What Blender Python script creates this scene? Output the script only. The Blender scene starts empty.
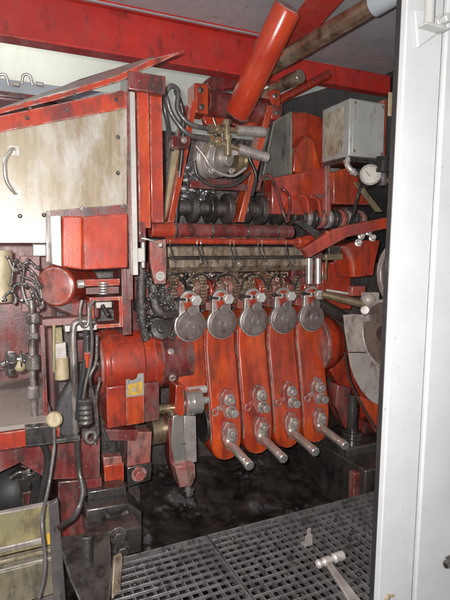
import bpy, bmesh, math, random
from mathutils import Vector as V, Matrix
random.seed(7)
C = bpy.context.scene.collection
# ------------------------------------------------------------------ camera geometry (used to measure positions)
F = 490; YAW = math.radians(24.7); PIT = math.radians(5.8); EYE = V((0, 0, 1.4))
fw = V((math.sin(YAW)*math.cos(PIT), math.cos(YAW)*math.cos(PIT), -math.sin(PIT)))
rt = V((math.cos(YAW), -math.sin(YAW), 0)); upv = rt.cross(fw)
def U(px, py, Y=None, X=None, Z=None, d=None):
    r = fw + rt*((px-225)/F) + upv*((300-py)/F)
    if Y is not None: t = Y/r.y
    elif X is not None: t = X/r.x
    elif Z is not None: t = (Z-1.4)/r.z
    else: t = d
    return EYE + r*t
# ------------------------------------------------------------------ materials
def mat(name, c1, c2=None, grime=(0.02, 0.014, 0.01), g=0.4, rough=0.4, metal=0.0, bump=0.25, edge=None, e=0.6,
        scale=1.0, streak=0.0, coat=0.0, chips=None, ch=0.0, g2=14, film=None, fa=0.45, bcoarse=0.3, sfreq=30, sst=0.05, gst=0.45, bd=0.004, cn=False):
    m = bpy.data.materials.new(name); m.use_nodes = True
    nt = m.node_tree; N = nt.nodes; L = nt.links
    for n in list(N): N.remove(n)
    out = N.new('ShaderNodeOutputMaterial'); bs = N.new('ShaderNodeBsdfPrincipled'); L.new(bs.outputs[0], out.inputs[0])
    tc = N.new('ShaderNodeTexCoord'); oi = N.new('ShaderNodeObjectInfo')
    sc = N.new('ShaderNodeMath'); sc.operation = 'MULTIPLY'; sc.inputs[1].default_value = 9.0; L.new(oi.outputs['Random'], sc.inputs[0])
    ad = N.new('ShaderNodeVectorMath'); ad.operation = 'ADD'; L.new(tc.outputs['Object'], ad.inputs[0]); L.new(sc.outputs[0], ad.inputs[1])
    vec = ad.outputs[0]
    def noise(s, det=6, ro=0.6, v=None):
        n = N.new('ShaderNodeTexNoise'); n.inputs['Scale'].default_value = s*scale; n.inputs['Detail'].default_value = det
        n.inputs['Roughness'].default_value = ro; L.new(v or vec, n.inputs['Vector']); return n.outputs[0]
    def ramp(x, a, b):
        n = N.new('ShaderNodeMapRange'); n.inputs[1].default_value = a; n.inputs[2].default_value = b; n.clamp = True
        L.new(x, n.inputs[0]); return n.outputs[0]
    def mul(x, y):
        n = N.new('ShaderNodeMath'); n.operation = 'MULTIPLY'; L.new(x, n.inputs[0])
        if isinstance(y, (int, float)): n.inputs[1].default_value = y
        else: L.new(y, n.inputs[1])
        n.use_clamp = True; return n.outputs[0]
    def mix(f, a, b):
        n = N.new('ShaderNodeMix'); n.data_type = 'RGBA'
        if isinstance(f, float): n.inputs[0].default_value = f
        else: L.new(f, n.inputs[0])
        for k, q in ((6, a), (7, b)):
            if isinstance(q, tuple): n.inputs[k].default_value = (*q, 1)
            else: L.new(q, n.inputs[k])
        return n.outputs[2]
    n1 = noise(4.5, 5, 0.6)
    col = mix(ramp(n1, 0.35, 0.65), c1, c2 or tuple(x*0.7 for x in c1))
    mg = N.new('ShaderNodeMapping'); mg.inputs['Scale'].default_value = (1, 1, gst); mg.inputs['Rotation'].default_value = (0.1, 0.15, 0.2); L.new(vec, mg.inputs[0])
    n2 = noise(g2, 10, 0.68, mg.outputs[0])
    t = 0.63-0.3*g
    gf = mul(ramp(n2, t, t+0.15), min(1.0, 0.55+g*0.5))
    col = mix(gf, col, grime)
    if streak > 0:
        mp = N.new('ShaderNodeMapping'); mp.inputs['Scale'].default_value = (1, 1, sst); L.new(vec, mp.inputs[0])
        n3 = noise(sfreq, 5, 0.65, mp.outputs[0])
        col = mix(mul(ramp(n3, 0.45, 0.75), streak), col, grime)
    if film:  # oily smears and sheen mixed into the base colour
        mp = N.new('ShaderNodeMapping'); mp.inputs['Scale'].default_value = (1, 1, 0.4); mp.inputs['Location'].default_value = (3, 1, 2); L.new(vec, mp.inputs[0])
        col = mix(mul(ramp(noise(9, 8, 0.7, mp.outputs[0]), 0.46, 0.66), fa), col, film)
    if chips:
        n4 = noise(55, 5, 0.7)
        col = mix(mul(ramp(n4, 0.66-0.1*ch, 0.7-0.1*ch), 0.9), col, chips)
    rg = N.new('ShaderNodeMapRange'); L.new(n2, rg.inputs[0]); rg.inputs[1].default_value = 0.3; rg.inputs[2].default_value = 0.7
    rg.inputs[3].default_value = max(0.06, rough*0.6); rg.inputs[4].default_value = min(1, rough*1.35)
    if edge:
        bv = N.new('ShaderNodeBevel'); bv.samples = 4; bv.inputs[0].default_value = 0.011
        ge = N.new('ShaderNodeNewGeometry'); dt = N.new('ShaderNodeVectorMath'); dt.operation = 'DOT_PRODUCT'
        L.new(bv.outputs[0], dt.inputs[0]); L.new(ge.outputs['Normal'], dt.inputs[1])
        ef = N.new('ShaderNodeMapRange'); L.new(dt.outputs['Value'], ef.inputs[0])
        ef.inputs[1].default_value = 0.985; ef.inputs[2].default_value = 0.86; ef.inputs[3].default_value = 0; ef.inputs[4].default_value = 1; ef.clamp = True
        n5 = noise(26, 6, 0.7)
        col = mix(mul(mul(ef.outputs[0], ramp(n5, 0.42, 0.6)), e), col, edge)
    L.new(col, bs.inputs['Base Color']); L.new(rg.outputs[0], bs.inputs['Roughness'])
    bs.inputs['Metallic'].default_value = metal
    if coat: bs.inputs['Coat Weight'].default_value = coat; bs.inputs['Coat Roughness'].default_value = 0.12
    if bump:
        nb = noise(150, 4, 0.55); sm = N.new('ShaderNodeMath'); sm.operation = 'ADD'; L.new(nb, sm.inputs[0]); L.new(mul(n2, bcoarse), sm.inputs[1])
        b = N.new('ShaderNodeBump'); b.inputs['Strength'].default_value = bump; b.inputs['Distance'].default_value = bd
        L.new(sm.outputs[0], b.inputs['Height']); L.new(b.outputs[0], bs.inputs['Normal'])
        if cn: L.new(b.outputs[0], bs.inputs['Coat Normal'])
    return m
PALE = (0.5, 0.44, 0.4)
M = {}
M['cyl'] = mat('glossy_cylinder_paint', (0.55, 0.06, 0.02), (0.42, 0.035, 0.016), grime=(0.12, 0.03, 0.02), g=0.15, rough=0.25, bump=0.08, coat=0.6, streak=0.1, film=(0.3,0.07,0.05), fa=0.3)
M['red'] = mat('red_paint', (0.5, 0.055, 0.016), (0.3, 0.025, 0.013), grime=(0.045, 0.016, 0.013), g=0.42, g2=10, rough=0.3, edge=PALE, e=1.0, bump=0.08, coat=0.9, film=(0.14,0.04,0.03), fa=0.4, chips=(0.05, 0.03, 0.025), ch=0.1, streak=0.35)
M['bred'] = mat('bright_red_paint', (0.6, 0.085, 0.015), (0.4, 0.035, 0.014), grime=(0.09, 0.018, 0.014), g=0.42, g2=8, gst=0.25, rough=0.32, edge=PALE, e=1.0, bump=0.1, coat=0.35, streak=0.8, sfreq=14, film=(0.16,0.035,0.022), fa=0.4, chips=(0.05,0.02,0.016), ch=0.0)
M['beam'] = mat('beam_red_paint', (0.55, 0.035, 0.026), (0.42, 0.025, 0.02), grime=(0.07, 0.015, 0.012), g=0.3, rough=0.38, edge=(0.4, 0.1, 0.08), e=0.4, bump=0.15, coat=0.2, film=(0.3,0.07,0.06), fa=0.4)
M['maroon'] = mat('oily_maroon_paint', (0.21, 0.024, 0.02), (0.12, 0.02, 0.02), grime=(0.03, 0.02, 0.018), g=0.6, rough=0.32, edge=PALE, e=0.6, bump=0.2, coat=0.6, chips=(0.3, 0.2, 0.18), ch=0.2, film=(0.24,0.14,0.13), fa=0.6)  # grey-pink film puts the oily sheen into the maroon colour
M['mauve'] = mat('dusty_mauve_paint', (0.27, 0.13, 0.125), (0.17, 0.08, 0.075), grime=(0.05, 0.03, 0.03), g=0.35, rough=0.5, edge=PALE, e=0.4, bump=0.25)
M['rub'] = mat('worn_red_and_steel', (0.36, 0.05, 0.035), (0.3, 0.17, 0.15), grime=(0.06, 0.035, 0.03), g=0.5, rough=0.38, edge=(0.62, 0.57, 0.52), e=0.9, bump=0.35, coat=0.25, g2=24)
M['steel'] = mat('bright_steel', (0.85, 0.82, 0.78), (0.66, 0.62, 0.57), grime=(0.25, 0.2, 0.17), g=0.15, rough=0.3, metal=0.6, bump=0.08, scale=2)
M['pinsteel'] = mat('clean_turned_steel', (0.8, 0.77, 0.72), (0.66, 0.62, 0.57), grime=(0.3, 0.22, 0.17), g=0.1, rough=0.24, metal=0.8, bump=0.03, scale=2, streak=0.2)
M['worn'] = mat('worn_steel', (0.52, 0.48, 0.45), (0.3, 0.26, 0.24), grime=(0.12, 0.085, 0.07), g=0.3, rough=0.36, metal=0.45, bump=0.25, edge=(0.6, 0.57, 0.53), e=0.8, scale=2)
M['greydisc'] = mat('grey_worn_steel', (0.25, 0.215, 0.2), (0.17, 0.13, 0.12), grime=(0.07, 0.03, 0.025), g=0.4, rough=0.42, metal=0.4, bump=0.3, edge=(0.5, 0.47, 0.44), e=0.7, scale=2)
M['dark'] = mat('oily_dark_steel', (0.085, 0.075, 0.068), (0.042, 0.036, 0.033), grime=(0.012, 0.01, 0.009), g=0.5, rough=0.26, metal=0.35, bump=0.5, edge=(0.36, 0.34, 0.32), e=0.85, coat=0.7)
M['cast'] = mat('dark_cast_iron', (0.06, 0.053, 0.05), (0.11, 0.088, 0.083), grime=(0.012, 0.01, 0.01), g=0.5, rough=0.3, metal=0.2, bump=1.0, edge=(0.3, 0.28, 0.27), e=0.5, coat=0.8, g2=30, cn=True, bcoarse=1.0)
M['black'] = mat('black_rubber', (0.02, 0.02, 0.021), (0.035, 0.033, 0.032), grime=(0.1, 0.09, 0.085), g=0.22, rough=0.34, bump=0.15)
M['hose'] = mat('grey_hose_rubber', (0.1, 0.09, 0.09), (0.055, 0.05, 0.05), grime=(0.2, 0.17, 0.15), g=0.3, rough=0.36, bump=0.2, coat=0.2)
M['brass'] = mat('oily_brass', (0.46, 0.37, 0.24), (0.32, 0.24, 0.15), grime=(0.08, 0.045, 0.025), g=0.4, rough=0.28, metal=0.7, bump=0.2, scale=2)
M['bronze'] = mat('stained_bronze', (0.25, 0.165, 0.1), (0.34, 0.28, 0.21), grime=(0.04, 0.02, 0.014), g=0.62, rough=0.42, metal=0.25, bump=0.5, scale=1.5, streak=0.7, coat=0.4, g2=16, film=(0.42,0.36,0.3), fa=0.5)
M['tube'] = mat('stained_steel_tube', (0.55, 0.49, 0.38), (0.3, 0.19, 0.12), grime=(0.1, 0.045, 0.025), g=0.5, rough=0.25, metal=0.7, bump=0.1)
M['sheetmetal'] = mat('dull_sheet', (0.3,0.3,0.28),(0.2,0.2,0.19), g=0.3, rough=0.4, bump=0.1)
M['olive'] = mat('yellow_olive_paint', (0.3, 0.25, 0.11), (0.2, 0.18, 0.1), grime=(0.09, 0.07, 0.04), g=0.45, rough=0.42, bump=0.25, edge=(0.5, 0.46, 0.35), e=0.5)
M['tray'] = mat('grimy_tray_steel', (0.2, 0.17, 0.1), (0.15, 0.14, 0.12), grime=(0.05, 0.045, 0.035), g=0.5, rough=0.4, metal=0.2, bump=0.3, edge=(0.55, 0.5, 0.42), e=0.8)
M['cream'] = mat('stained_cream_panel', (0.4, 0.355, 0.27), (0.34, 0.28, 0.19), grime=(0.18, 0.125, 0.065), g=0.5, gst=0.1, rough=0.3, bump=0.08, streak=0.6, sfreq=9, sst=0.12, film=(0.5,0.5,0.49), fa=0.6, g2=5, chips=(0.12, 0.08, 0.05), ch=-0.35)
M['white'] = mat('white_door_paint', (0.53, 0.54, 0.55), (0.47, 0.485, 0.49), grime=(0.48, 0.48, 0.46), g=0.06, rough=0.42, bump=0.04, chips=(0.3, 0.26, 0.25), ch=0.1, edge=(0.3, 0.2, 0.18), e=0.5, streak=0.2, film=(0.5,0.52,0.53), fa=0.3)
M['strip'] = mat('pale_steel_strip', (0.5, 0.48, 0.45), (0.4, 0.37, 0.34), grime=(0.25, 0.2, 0.16), g=0.2, rough=0.4, bump=0.1, metal=0.2)
M['boxgrey'] = mat('light_grey_box_paint', (0.46, 0.47, 0.46), (0.4, 0.4, 0.37), grime=(0.2, 0.15, 0.1), g=0.25, rough=0.36, bump=0.12, metal=0.1, edge=(0.7, 0.7, 0.68), e=0.5, chips=(0.2, 0.1, 0.05), ch=-0.2)
M['label'] = mat('stained_label', (0.56, 0.53, 0.43), (0.42, 0.38, 0.28), grime=(0.14, 0.1, 0.05), g=0.45, rough=0.4, bump=0.1, g2=22, film=(0.3,0.12,0.09), fa=0.5, chips=(0.25,0.04,0.04), ch=0.4)
M['hood'] = mat('grey_hood_paint', (0.46, 0.46, 0.48), (0.38, 0.38, 0.4), grime=(0.1, 0.1, 0.1), g=0.2, rough=0.5, bump=0.12)
M['hoodedge'] = mat('pale_blue_edge', (0.42, 0.47, 0.52), (0.36, 0.4, 0.44), g=0.1, rough=0.4, bump=0.05)
M['wall'] = mat('pale_wall', (0.5, 0.51, 0.46), (0.46, 0.47, 0.42), grime=(0.4, 0.38, 0.32), g=0.12, rough=0.7, bump=0.05)
M['yellow'] = mat('yellow_sticker', (0.7, 0.42, 0.04), (0.5, 0.3, 0.05), grime=(0.25, 0.18, 0.1), g=0.5, rough=0.5, bump=0.05, scale=3)
M['greystk'] = mat('grey_metal_label', (0.42, 0.4, 0.38), (0.3, 0.28, 0.25), g=0.3, rough=0.4, metal=0.3, scale=3)
M['bluecloth'] = mat('dark_oily_cloth', (0.04, 0.038, 0.042), (0.06, 0.056, 0.06), g=0.3, rough=0.5, bump=0.5)
M['guard'] = mat('oil_spattered_guard', (0.44, 0.4, 0.36), (0.33, 0.28, 0.25), grime=(0.1, 0.05, 0.04), g=0.36, rough=0.4, bump=0.2, edge=(0.6, 0.55, 0.5), e=0.6, metal=0.1, chips=(0.07, 0.05, 0.04), ch=0.25)
M['bench'] = mat('grey_brown_table', (0.3, 0.25, 0.22), (0.24, 0.2, 0.18), grime=(0.12, 0.09, 0.08), g=0.3, rough=0.5, bump=0.1)
M['oil'] = mat('oily_pit_floor', (0.02, 0.016, 0.014), (0.05, 0.04, 0.034), grime=(0.006, 0.005, 0.005), g=0.55, rough=0.1, bump=0.5, g2=8, gst=1.0, coat=1.0, bcoarse=2.5, bd=0.012, cn=False)  # paler brown-grey patches put wet reflections into the pit floor's colour
M['grate'] = mat('oily_grating_steel', (0.27, 0.265, 0.265), (0.16, 0.155, 0.155), grime=(0.03, 0.028, 0.026), g=0.45, rough=0.3, metal=0.55, bump=0.4, g2=20)
M['foil'] = mat('crumpled_foil', (0.55, 0.55, 0.56), (0.3, 0.3, 0.31), grime=(0.05, 0.04, 0.04), g=0.3, rough=0.2, metal=0.8, bump=1.0, g2=40)
M['dial'] = mat('dial_face', (0.6, 0.58, 0.52), (0.55, 0.52, 0.45), g=0.15, rough=0.3, bump=0)
M['knob'] = mat('worn_tan_knob', (0.42, 0.35, 0.22), (0.3, 0.24, 0.14), grime=(0.2, 0.15, 0.1), g=0.35, rough=0.45, bump=0.3, scale=2)
M['mesh'] = mat('galvanised_mesh', (0.32, 0.32, 0.28), (0.22, 0.22, 0.19), g=0.3, rough=0.35, metal=0.6, bump=0.1)
M['back'] = mat('dark_brown_board', (0.03, 0.026, 0.025), (0.05, 0.035, 0.032), g=0.4, rough=0.6, bump=0.5)  # near-black brown of the board behind the junction box
M['swarf'] = mat('bright_shavings', (0.42, 0.36, 0.28), (0.3, 0.12, 0.08), grime=(0.06, 0.04, 0.03), g=0.5, rough=0.4, metal=0.15, bump=0.6, g2=30, coat=0.4)
M['tarnish'] = mat('tarnished_pipe_steel', (0.3, 0.27, 0.25), (0.16, 0.14, 0.12), grime=(0.04,0.03,0.025), g=0.6, rough=0.3, metal=0.4, bump=0.3, scale=2)
M['clot'] = mat('wet_oil_clots', (0.03, 0.024, 0.02), (0.06, 0.045, 0.035), grime=(0.008,0.006,0.005), g=0.4, rough=0.18, bump=0.2, coat=1.0)
M['wheel'] = mat('brown_grey_wheel', (0.2,0.155,0.13),(0.13,0.1,0.09), grime=(0.04,0.03,0.025), g=0.4, rough=0.3, metal=0.3, bump=0.1)
M['gunk'] = mat('metal_shavings', (0.42, 0.34, 0.24), (0.26, 0.14, 0.1), grime=(0.03, 0.02, 0.015), g=0.5, rough=0.3, metal=0.4, bump=1.0, g2=40, coat=0.4)
# ------------------------------------------------------------------ mesh builder
def frame(d):
    d = V(d).normalized(); a = V((0, 0, 1)) if abs(d.z) < 0.9 else V((1, 0, 0))
    x = d.cross(a).normalized(); return d, x, x.cross(d).normalized()
class MB:
    def __init__(s): s.v = []; s.f = []; s.marks = []; s.hold = False
    def add(s, vs, fs):
        n = len(s.v)
        if not s.hold: s.marks.append((n, len(s.f)))
        s.v += [V(p) for p in vs]; s.f += [tuple(i+n for i in f) for f in fs]; return s
    def box(s, a, b):
        x0, x1 = sorted((a[0], b[0])); y0, y1 = sorted((a[1], b[1])); z0, z1 = sorted((a[2], b[2]))
        return s.add([(x0,y0,z0),(x1,y0,z0),(x1,y1,z0),(x0,y1,z0),(x0,y0,z1),(x1,y0,z1),(x1,y1,z1),(x0,y1,z1)],
                     [(0,3,2,1),(4,5,6,7),(0,1,5,4),(1,2,6,5),(2,3,7,6),(3,0,4,7)])
    def pbox(s, x0, y0, x1, y1, Y, dep):            # box whose front face spans the measured rectangle on the plane Y
        a = U(x0, (y0+y1)/2, Y=Y).x; b = U(x1, (y0+y1)/2, Y=Y).x
        t = U((x0+x1)/2, y0, Y=Y).z; u = U((x0+x1)/2, y1, Y=Y).z
        return s.box((a, Y, u), (b, Y+dep, t))
    def prism(s, pts, vec):
        n = len(pts); pts = [V(p) for p in pts]; q = [p+V(vec) for p in pts]
        return s.add(pts+q, [tuple(range(n)), tuple(range(2*n-1, n-1, -1))]+[(i, i+n, (i+1) % n+n, (i+1) % n) for i in range(n)])
    def poly(s, px, Y, dep): return s.prism([U(a, b, Y=Y) for a, b in px], (0, dep, 0))
    def lathe(s, p, d, prof, n=28, closed=False):
        d, x, y = frame(d); p = V(p); vs = []; fs = []
        for t, r in prof:
            for k in range(n):
                a = 2*math.pi*k/n; vs.append(p+d*t+(x*math.cos(a)+y*math.sin(a))*max(r, 1e-4))
        m = len(prof)
        for j in range(m if closed else m-1):
            for k in range(n):
                fs.append((j*n+k, j*n+(k+1) % n, ((j+1) % m)*n+(k+1) % n, ((j+1) % m)*n+k))
        if not closed: fs += [tuple(range(n)), tuple(range(m*n-1, (m-1)*n-1, -1))]
        return s.add(vs, fs)
    def cyl(s, a, b, r, r1=None, n=24):
        a = V(a); b = V(b); return s.lathe(a, b-a, [(0, r), ((b-a).length, r if r1 is None else r1)], n)
    def ring(s, p, d, ri, ro, h, n=28): return s.lathe(p, d, [(0, ri), (0, ro), (h, ro), (h, ri)], n, True)
    def ball(s, p, r, n=18, sq=1.0, d=(0, 0, 1)):
        return s.lathe(p, d, [(-r*sq*math.cos(math.pi*k/10), r*math.sin(math.pi*k/10)) for k in range(11)], n)
    def hexn(s, p, d, r, h, washer=True):
        p = V(p); d = V(d).normalized(); was = s.hold
        if washer: s.lathe(p, d, [(0, r*1.35), (h*0.2, r*1.35)], 20); p = p+d*h*0.2; s.hold = True
        s.lathe(p, d, [(0, r), (h*0.8, r), (h*0.95, r*0.86)], 6); s.hold = was; return s
    def each(s, name, m, root, bev=.001):            # every piece a part of its own
        mk = s.marks+[(len(s.v), len(s.f))]
        for (v0, f0), (v1, f1) in zip(mk, mk[1:]):
            b = MB(); b.v = s.v[v0:v1]; b.f = [tuple(i-v0 for i in f) for f in s.f[f0:f1]]; b.build(name, m, root, bev)
    def tube(s, pts, r, n=10, sub=5, rr=None):
        P = [V(p) for p in pts]; Q = []
        if len(P) > 2 and sub > 1:
            E_ = [P[0]*2-P[1]]+P+[P[-1]*2-P[-2]]
            for i in range(1, len(E_)-2):
                for k in range(sub):
                    t = k/sub; a, b, c, d = E_[i-1:i+3]
                    Q.append(0.5*((2*b)+(c-a)*t+(2*a-5*b+4*c-d)*t*t+(3*b-a-3*c+d)*t**3))
            Q.append(P[-1])
        else: Q = P
        vs = []; fs = []; x = None
        for i, q in enumerate(Q):
            d = (Q[min(i+1, len(Q)-1)]-Q[max(i-1, 0)]).normalized()
            if x is None: x = frame(d)[1]
            x = (x-d*x.dot(d)).normalized(); y = d.cross(x)
            ra = r if rr is None else rr(i/(len(Q)-1))
            for k in range(n):
                a = 2*math.pi*k/n; vs.append(q+(x*math.cos(a)+y*math.sin(a))*ra)
        for j in range(len(Q)-1):
            for k in range(n): fs.append((j*n+k, j*n+(k+1) % n, (j+1)*n+(k+1) % n, (j+1)*n+k))
        fs += [tuple(range(n)), tuple(range(len(Q)*n-1, (len(Q)-1)*n-1, -1))]
        return s.add(vs, fs)
    def build(s, name, m, root=None, bev=0.003, sub=None):
        me = bpy.data.meshes.new(name); o = bpy.data.objects.new(name, me)
        off = root.get('base', (0, 0, 0)) if root else V((0, 0, 0))
        off = V(off)
        if root is None:
            xs = s.v; off = V((sum(p.x for p in xs)/len(xs), sum(p.y for p in xs)/len(xs), min(p.z for p in xs))); o.location = off
            o['base'] = tuple(off)
        else: o['base'] = tuple(off); o.parent = root
        me.from_pydata([p-off for p in s.v], [], s.f)
        bm = bmesh.new(); bm.from_mesh(me); bmesh.ops.recalc_face_normals(bm, faces=bm.faces)
        for f in bm.faces: f.smooth = True
        for ed in bm.edges:
            if len(ed.link_faces) == 2 and ed.calc_face_angle(0) > math.radians(38): ed.smooth = False
        bm.to_mesh(me); bm.free()
        me.materials.append(M[m]); C.objects.link(o)
        if bev:
            b = o.modifiers.new('edge', 'BEVEL'); b.width = bev; b.segments = 2; b.limit_method = 'ANGLE'; b.angle_limit = math.radians(38); b.harden_normals = False
        o_fix(o)
        return o
def o_fix(o):
    if o.parent and o.parent.type == 'MESH': o.location = (0, 0, 0)
def thing(name, label, cat, loc, group=None):
    o = bpy.data.objects.new(name, None); C.objects.link(o); o.location = loc; o['base'] = tuple(loc); o.empty_display_size = 0.05
    o['label'] = label; o['category'] = cat
    if group: o['group'] = group
    return o
def tag(o, label, cat, group=None):
    o['label'] = label; o['category'] = cat
    if group: o['group'] = group
    return o
def struct(o, kind='structure'): o['kind'] = kind; return o
def copy_tree(o, parent=None):
    c = o.copy(); C.objects.link(c)
    if parent: c.parent = parent
    for ch in [x for x in bpy.data.objects if x.parent == o]: copy_tree(ch, c)
    return c
X_, Y_, Z_ = V((1,0,0)), V((0,1,0)), V((0,0,1))
FR = V((0,-1,0))
#SPLIT
# ================================================================== SETTING
struct(MB().box((-6, -4, -0.42), (9, 8, -0.32)).build('floor', 'oil', bev=0))
struct(MB().box((-6, 5.0, -0.32), (9, 5.1, 4.2)).build('wall', 'wall', bev=0))
struct(MB().box((-1.2, 0.6, 2.80), (1.75, 2.93, 2.86)).build('hood', 'hood', bev=0))
hd = bpy.data.objects['hood']
z = U(150, 17, Y=2.93).z
tag(MB().box((-1.2, 2.932, 2.785), (1.75, 2.955, 2.87)).build('hood_edge', 'hoodedge'), 'pale blue metal edge strip of the grey hood above the red ceiling beam', 'edge strip')
struct(MB().box((1.80, 0.3, 2.80), (6.5, 3.18, 2.86)).build('ceiling', 'hood', bev=0))
# red ceiling beam: I profile running along X
Yb = 3.0
zt, zm, zb = 2.79, 2.735, 2.545
t = thing('ceiling_beam', 'long glossy dark red steel beam under the grey hood, crossing the top left', 'beam', (0.3, Yb, zb))
MB().box((-1.5, Yb, zb), (1.85, Yb+0.02, zt)).build('web', 'beam', t)
MB().box((-1.5, Yb-0.07, zt), (1.85, Yb+0.09, zt+0.02)).build('flange', 'beam', t)
MB().box((-1.5, Yb-0.045, zb-0.018), (1.85, Yb+0.06, zb)).build('flange', 'beam', t)
tag(MB().box((1.75, 3.1, 2.625), (2.86, 3.18, 2.765)).build('cross_beam', 'beam'), 'short bright red beam under the grey ceiling above the grey junction box', 'beam')
tag(MB().prism([U(254,72,d=3.4),U(312,-10,d=2.5),U(350,-10,d=2.5),U(275,72,d=3.4)], fw*.05).build('diagonal_beam', 'beam'), 'slanting red steel brace between the red cylinder and the stained tube', 'beam')
# dark roof lining behind box
tag(MB().prism([U(262,108,Y=3.9),U(345,82,Y=3.9),U(400,88,Y=3.9),U(400,150,Y=3.9),U(262,150,Y=3.9)], (0,.05,0)).build('backing_board', 'back'), 'dark brown board behind the grey junction box', 'board')
# ================================================================== DARK MACHINE BED
t = thing('machine_bed', 'dark oily cast machine bed behind the row of red levers', 'machine bed', (1.4, 3.4, -0.3))
MB().box((0.55, 3.15, -0.32), (2.7, 3.6, 1.25)).build('bed', 'cast', t, bev=0.02)
MB().box((0.4, 3.6, -0.32), (5.2, 3.75, 2.0)).build('rear_plate', 'maroon', t)
MB().box((0.2, 3.0, -0.32), (2.75, 3.15, -0.16)).build('foot', 'dark', t, bev=0.02)
# pit walls and oily lumps
from mathutils import noise as NZ
nx, ny = 300, 140; vs = []; fs = []
for j in range(ny):
    for i in range(nx):
        x = .1+2.3*i/(nx-1); y = 2.17+1.0*j/(ny-1)
        h = NZ.fractal(V((x*3, y*3, 2)), .8, 2.2, 5)*.02+max(0, NZ.noise(V((x*5, y*5, 0)))-.12)*.07+NZ.noise(V((x*15, y*15, 5)))*.005
        h += max(0, NZ.noise(V((x*2.6+4, y*3.2, 1)))+.08)*(abs(NZ.noise(V((x*20, y*20, 3))))*.11+NZ.noise(V((x*45, y*45, 7)))*.012)+max(0, y-2.55)**1.3*.42
        vs.append((x, y, -.29+h))
for j in range(ny-1):
    for i in range(nx-1): fs.append((j*nx+i, j*nx+i+1, (j+1)*nx+i+1, (j+1)*nx+i))
struct(MB().add(vs, fs).build('oil_sludge', 'oil', bev=0), 'stuff')
tag(MB().box((1.98, 2.25, -0.32), (2.75, 3.0, 0.06)).box((2.0, 2.45, 0.06), (2.7, 2.9, 0.12)).build('base_block', 'dark', bev=0.01), 'dark oily steel base block at the right end of the pit', 'base block')
tag(MB().cyl((2.16,2.6,0.12),(2.16,2.6,0.16),0.075).cyl((2.16,2.6,0.16),(2.16,2.6,0.42),0.04).build('post_stud','dark'), 'dark oily upright stud standing on the right base block', 'stud')
tag(MB().box((2.2,3.0,-.3),(4.8,3.08,1.3)).build('rear_housing','cast'),'dark rear housing wall behind the right drum and flywheel','housing')
t = thing('lever_bracket', 'dark maroon angled bracket with bolt behind the rightmost lever', 'bracket', (2.2,2.75,0.12))
MB().poly([(338,385),(352,388),(350,412),(372,425),(372,440),(345,428),(336,405)], 2.62, 0.1).build('arm','maroon',t,bev=.008)
MB().poly([(348,432),(374,440),(372,462),(350,458)], 2.66, 0.12).build('block','dark',t,bev=.01)
MB().hexn(U(362,445,Y=2.66), FR, 0.04, 0.035).build('bolt','dark',t)
MB().cyl(U(328,412,Y=2.85),U(328,412,Y=2.85)+X_*.08,0.11).build('hub','dark',t,bev=.01)
tag(MB().pbox(354,473,362,500,2.3,.05).build('rusty_block','maroon'), 'small rusty red block on the base next to the door edge', 'block')
# ================================================================== GRATINGS
def grating(x0, x1, y0, y1, label):
    t = thing('floor_grating', label, 'grating', ((x0+x1)/2, (y0+y1)/2, -0.03), 'steel floor gratings')
    b = MB(); w = 0.0026; pitch = 0.0435
    n = int((x1-x0)/pitch)
    for i in range(1, n+1):
        x = x0+i*(x1-x0)/(n+1); b.box((x-w, y0+.004, -0.03), (x+w, y1-.004, -0.001))
    m = int((y1-y0)/0.044)
    for j in range(1, m+1):
        y = y0+j*(y1-y0)/(m+1); b.box((x0+.004, y-w*0.8, -0.014), (x1-.004, y+w*0.8, 0.0005))
    b.build('bars', 'grate', t, bev=0.0012)
    g = MB()
    for k in range(int(140*(x1-x0))):
        i = random.randint(0, n); j = random.randint(int(m*.2), m); dx = (x1-x0)/(n+1); dy = (y1-y0)/(m+1)
        cx = x0+(i+.5)*dx; cy = y0+(j+.5)*dy
        g.ball((cx+random.uniform(-.014,.014), cy+random.uniform(-.014,.014), -0.012), random.uniform(.004,.014), 8, .5)
    g.build('clogged_grime', 'oil', t, bev=0)['kind'] = 'stuff'
    MB().box((x0,y0,-0.034),(x1,y0+.005,.003)).box((x0,y1-.005,-0.034),(x1,y1,.003)).box((x0,y0+.005,-0.034),(x0+.005,y1-.005,.003)).box((x1-.005,y0+.005,-0.034),(x1,y1-.005,.003)).build('rim','grate',t,bev=.001)
xs = U(238,580,Z=0).x
grating(0.36, xs, 1.0, 2.115, 'left oily steel floor grating beside the dark bracket plate')
grating(xs+.008, 2.25, 1.0, 2.115, 'wide right steel floor grating with the hammer lying on it')
tag(MB().box((0.3, 2.135, -0.30), (2.2, 2.16, -0.035)).box((0.3,2.12,-.06),(2.2,2.135,-.036)).build('grating_support','dark'), 'dark steel edge rail carrying the back edge of the gratings', 'rail')
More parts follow.
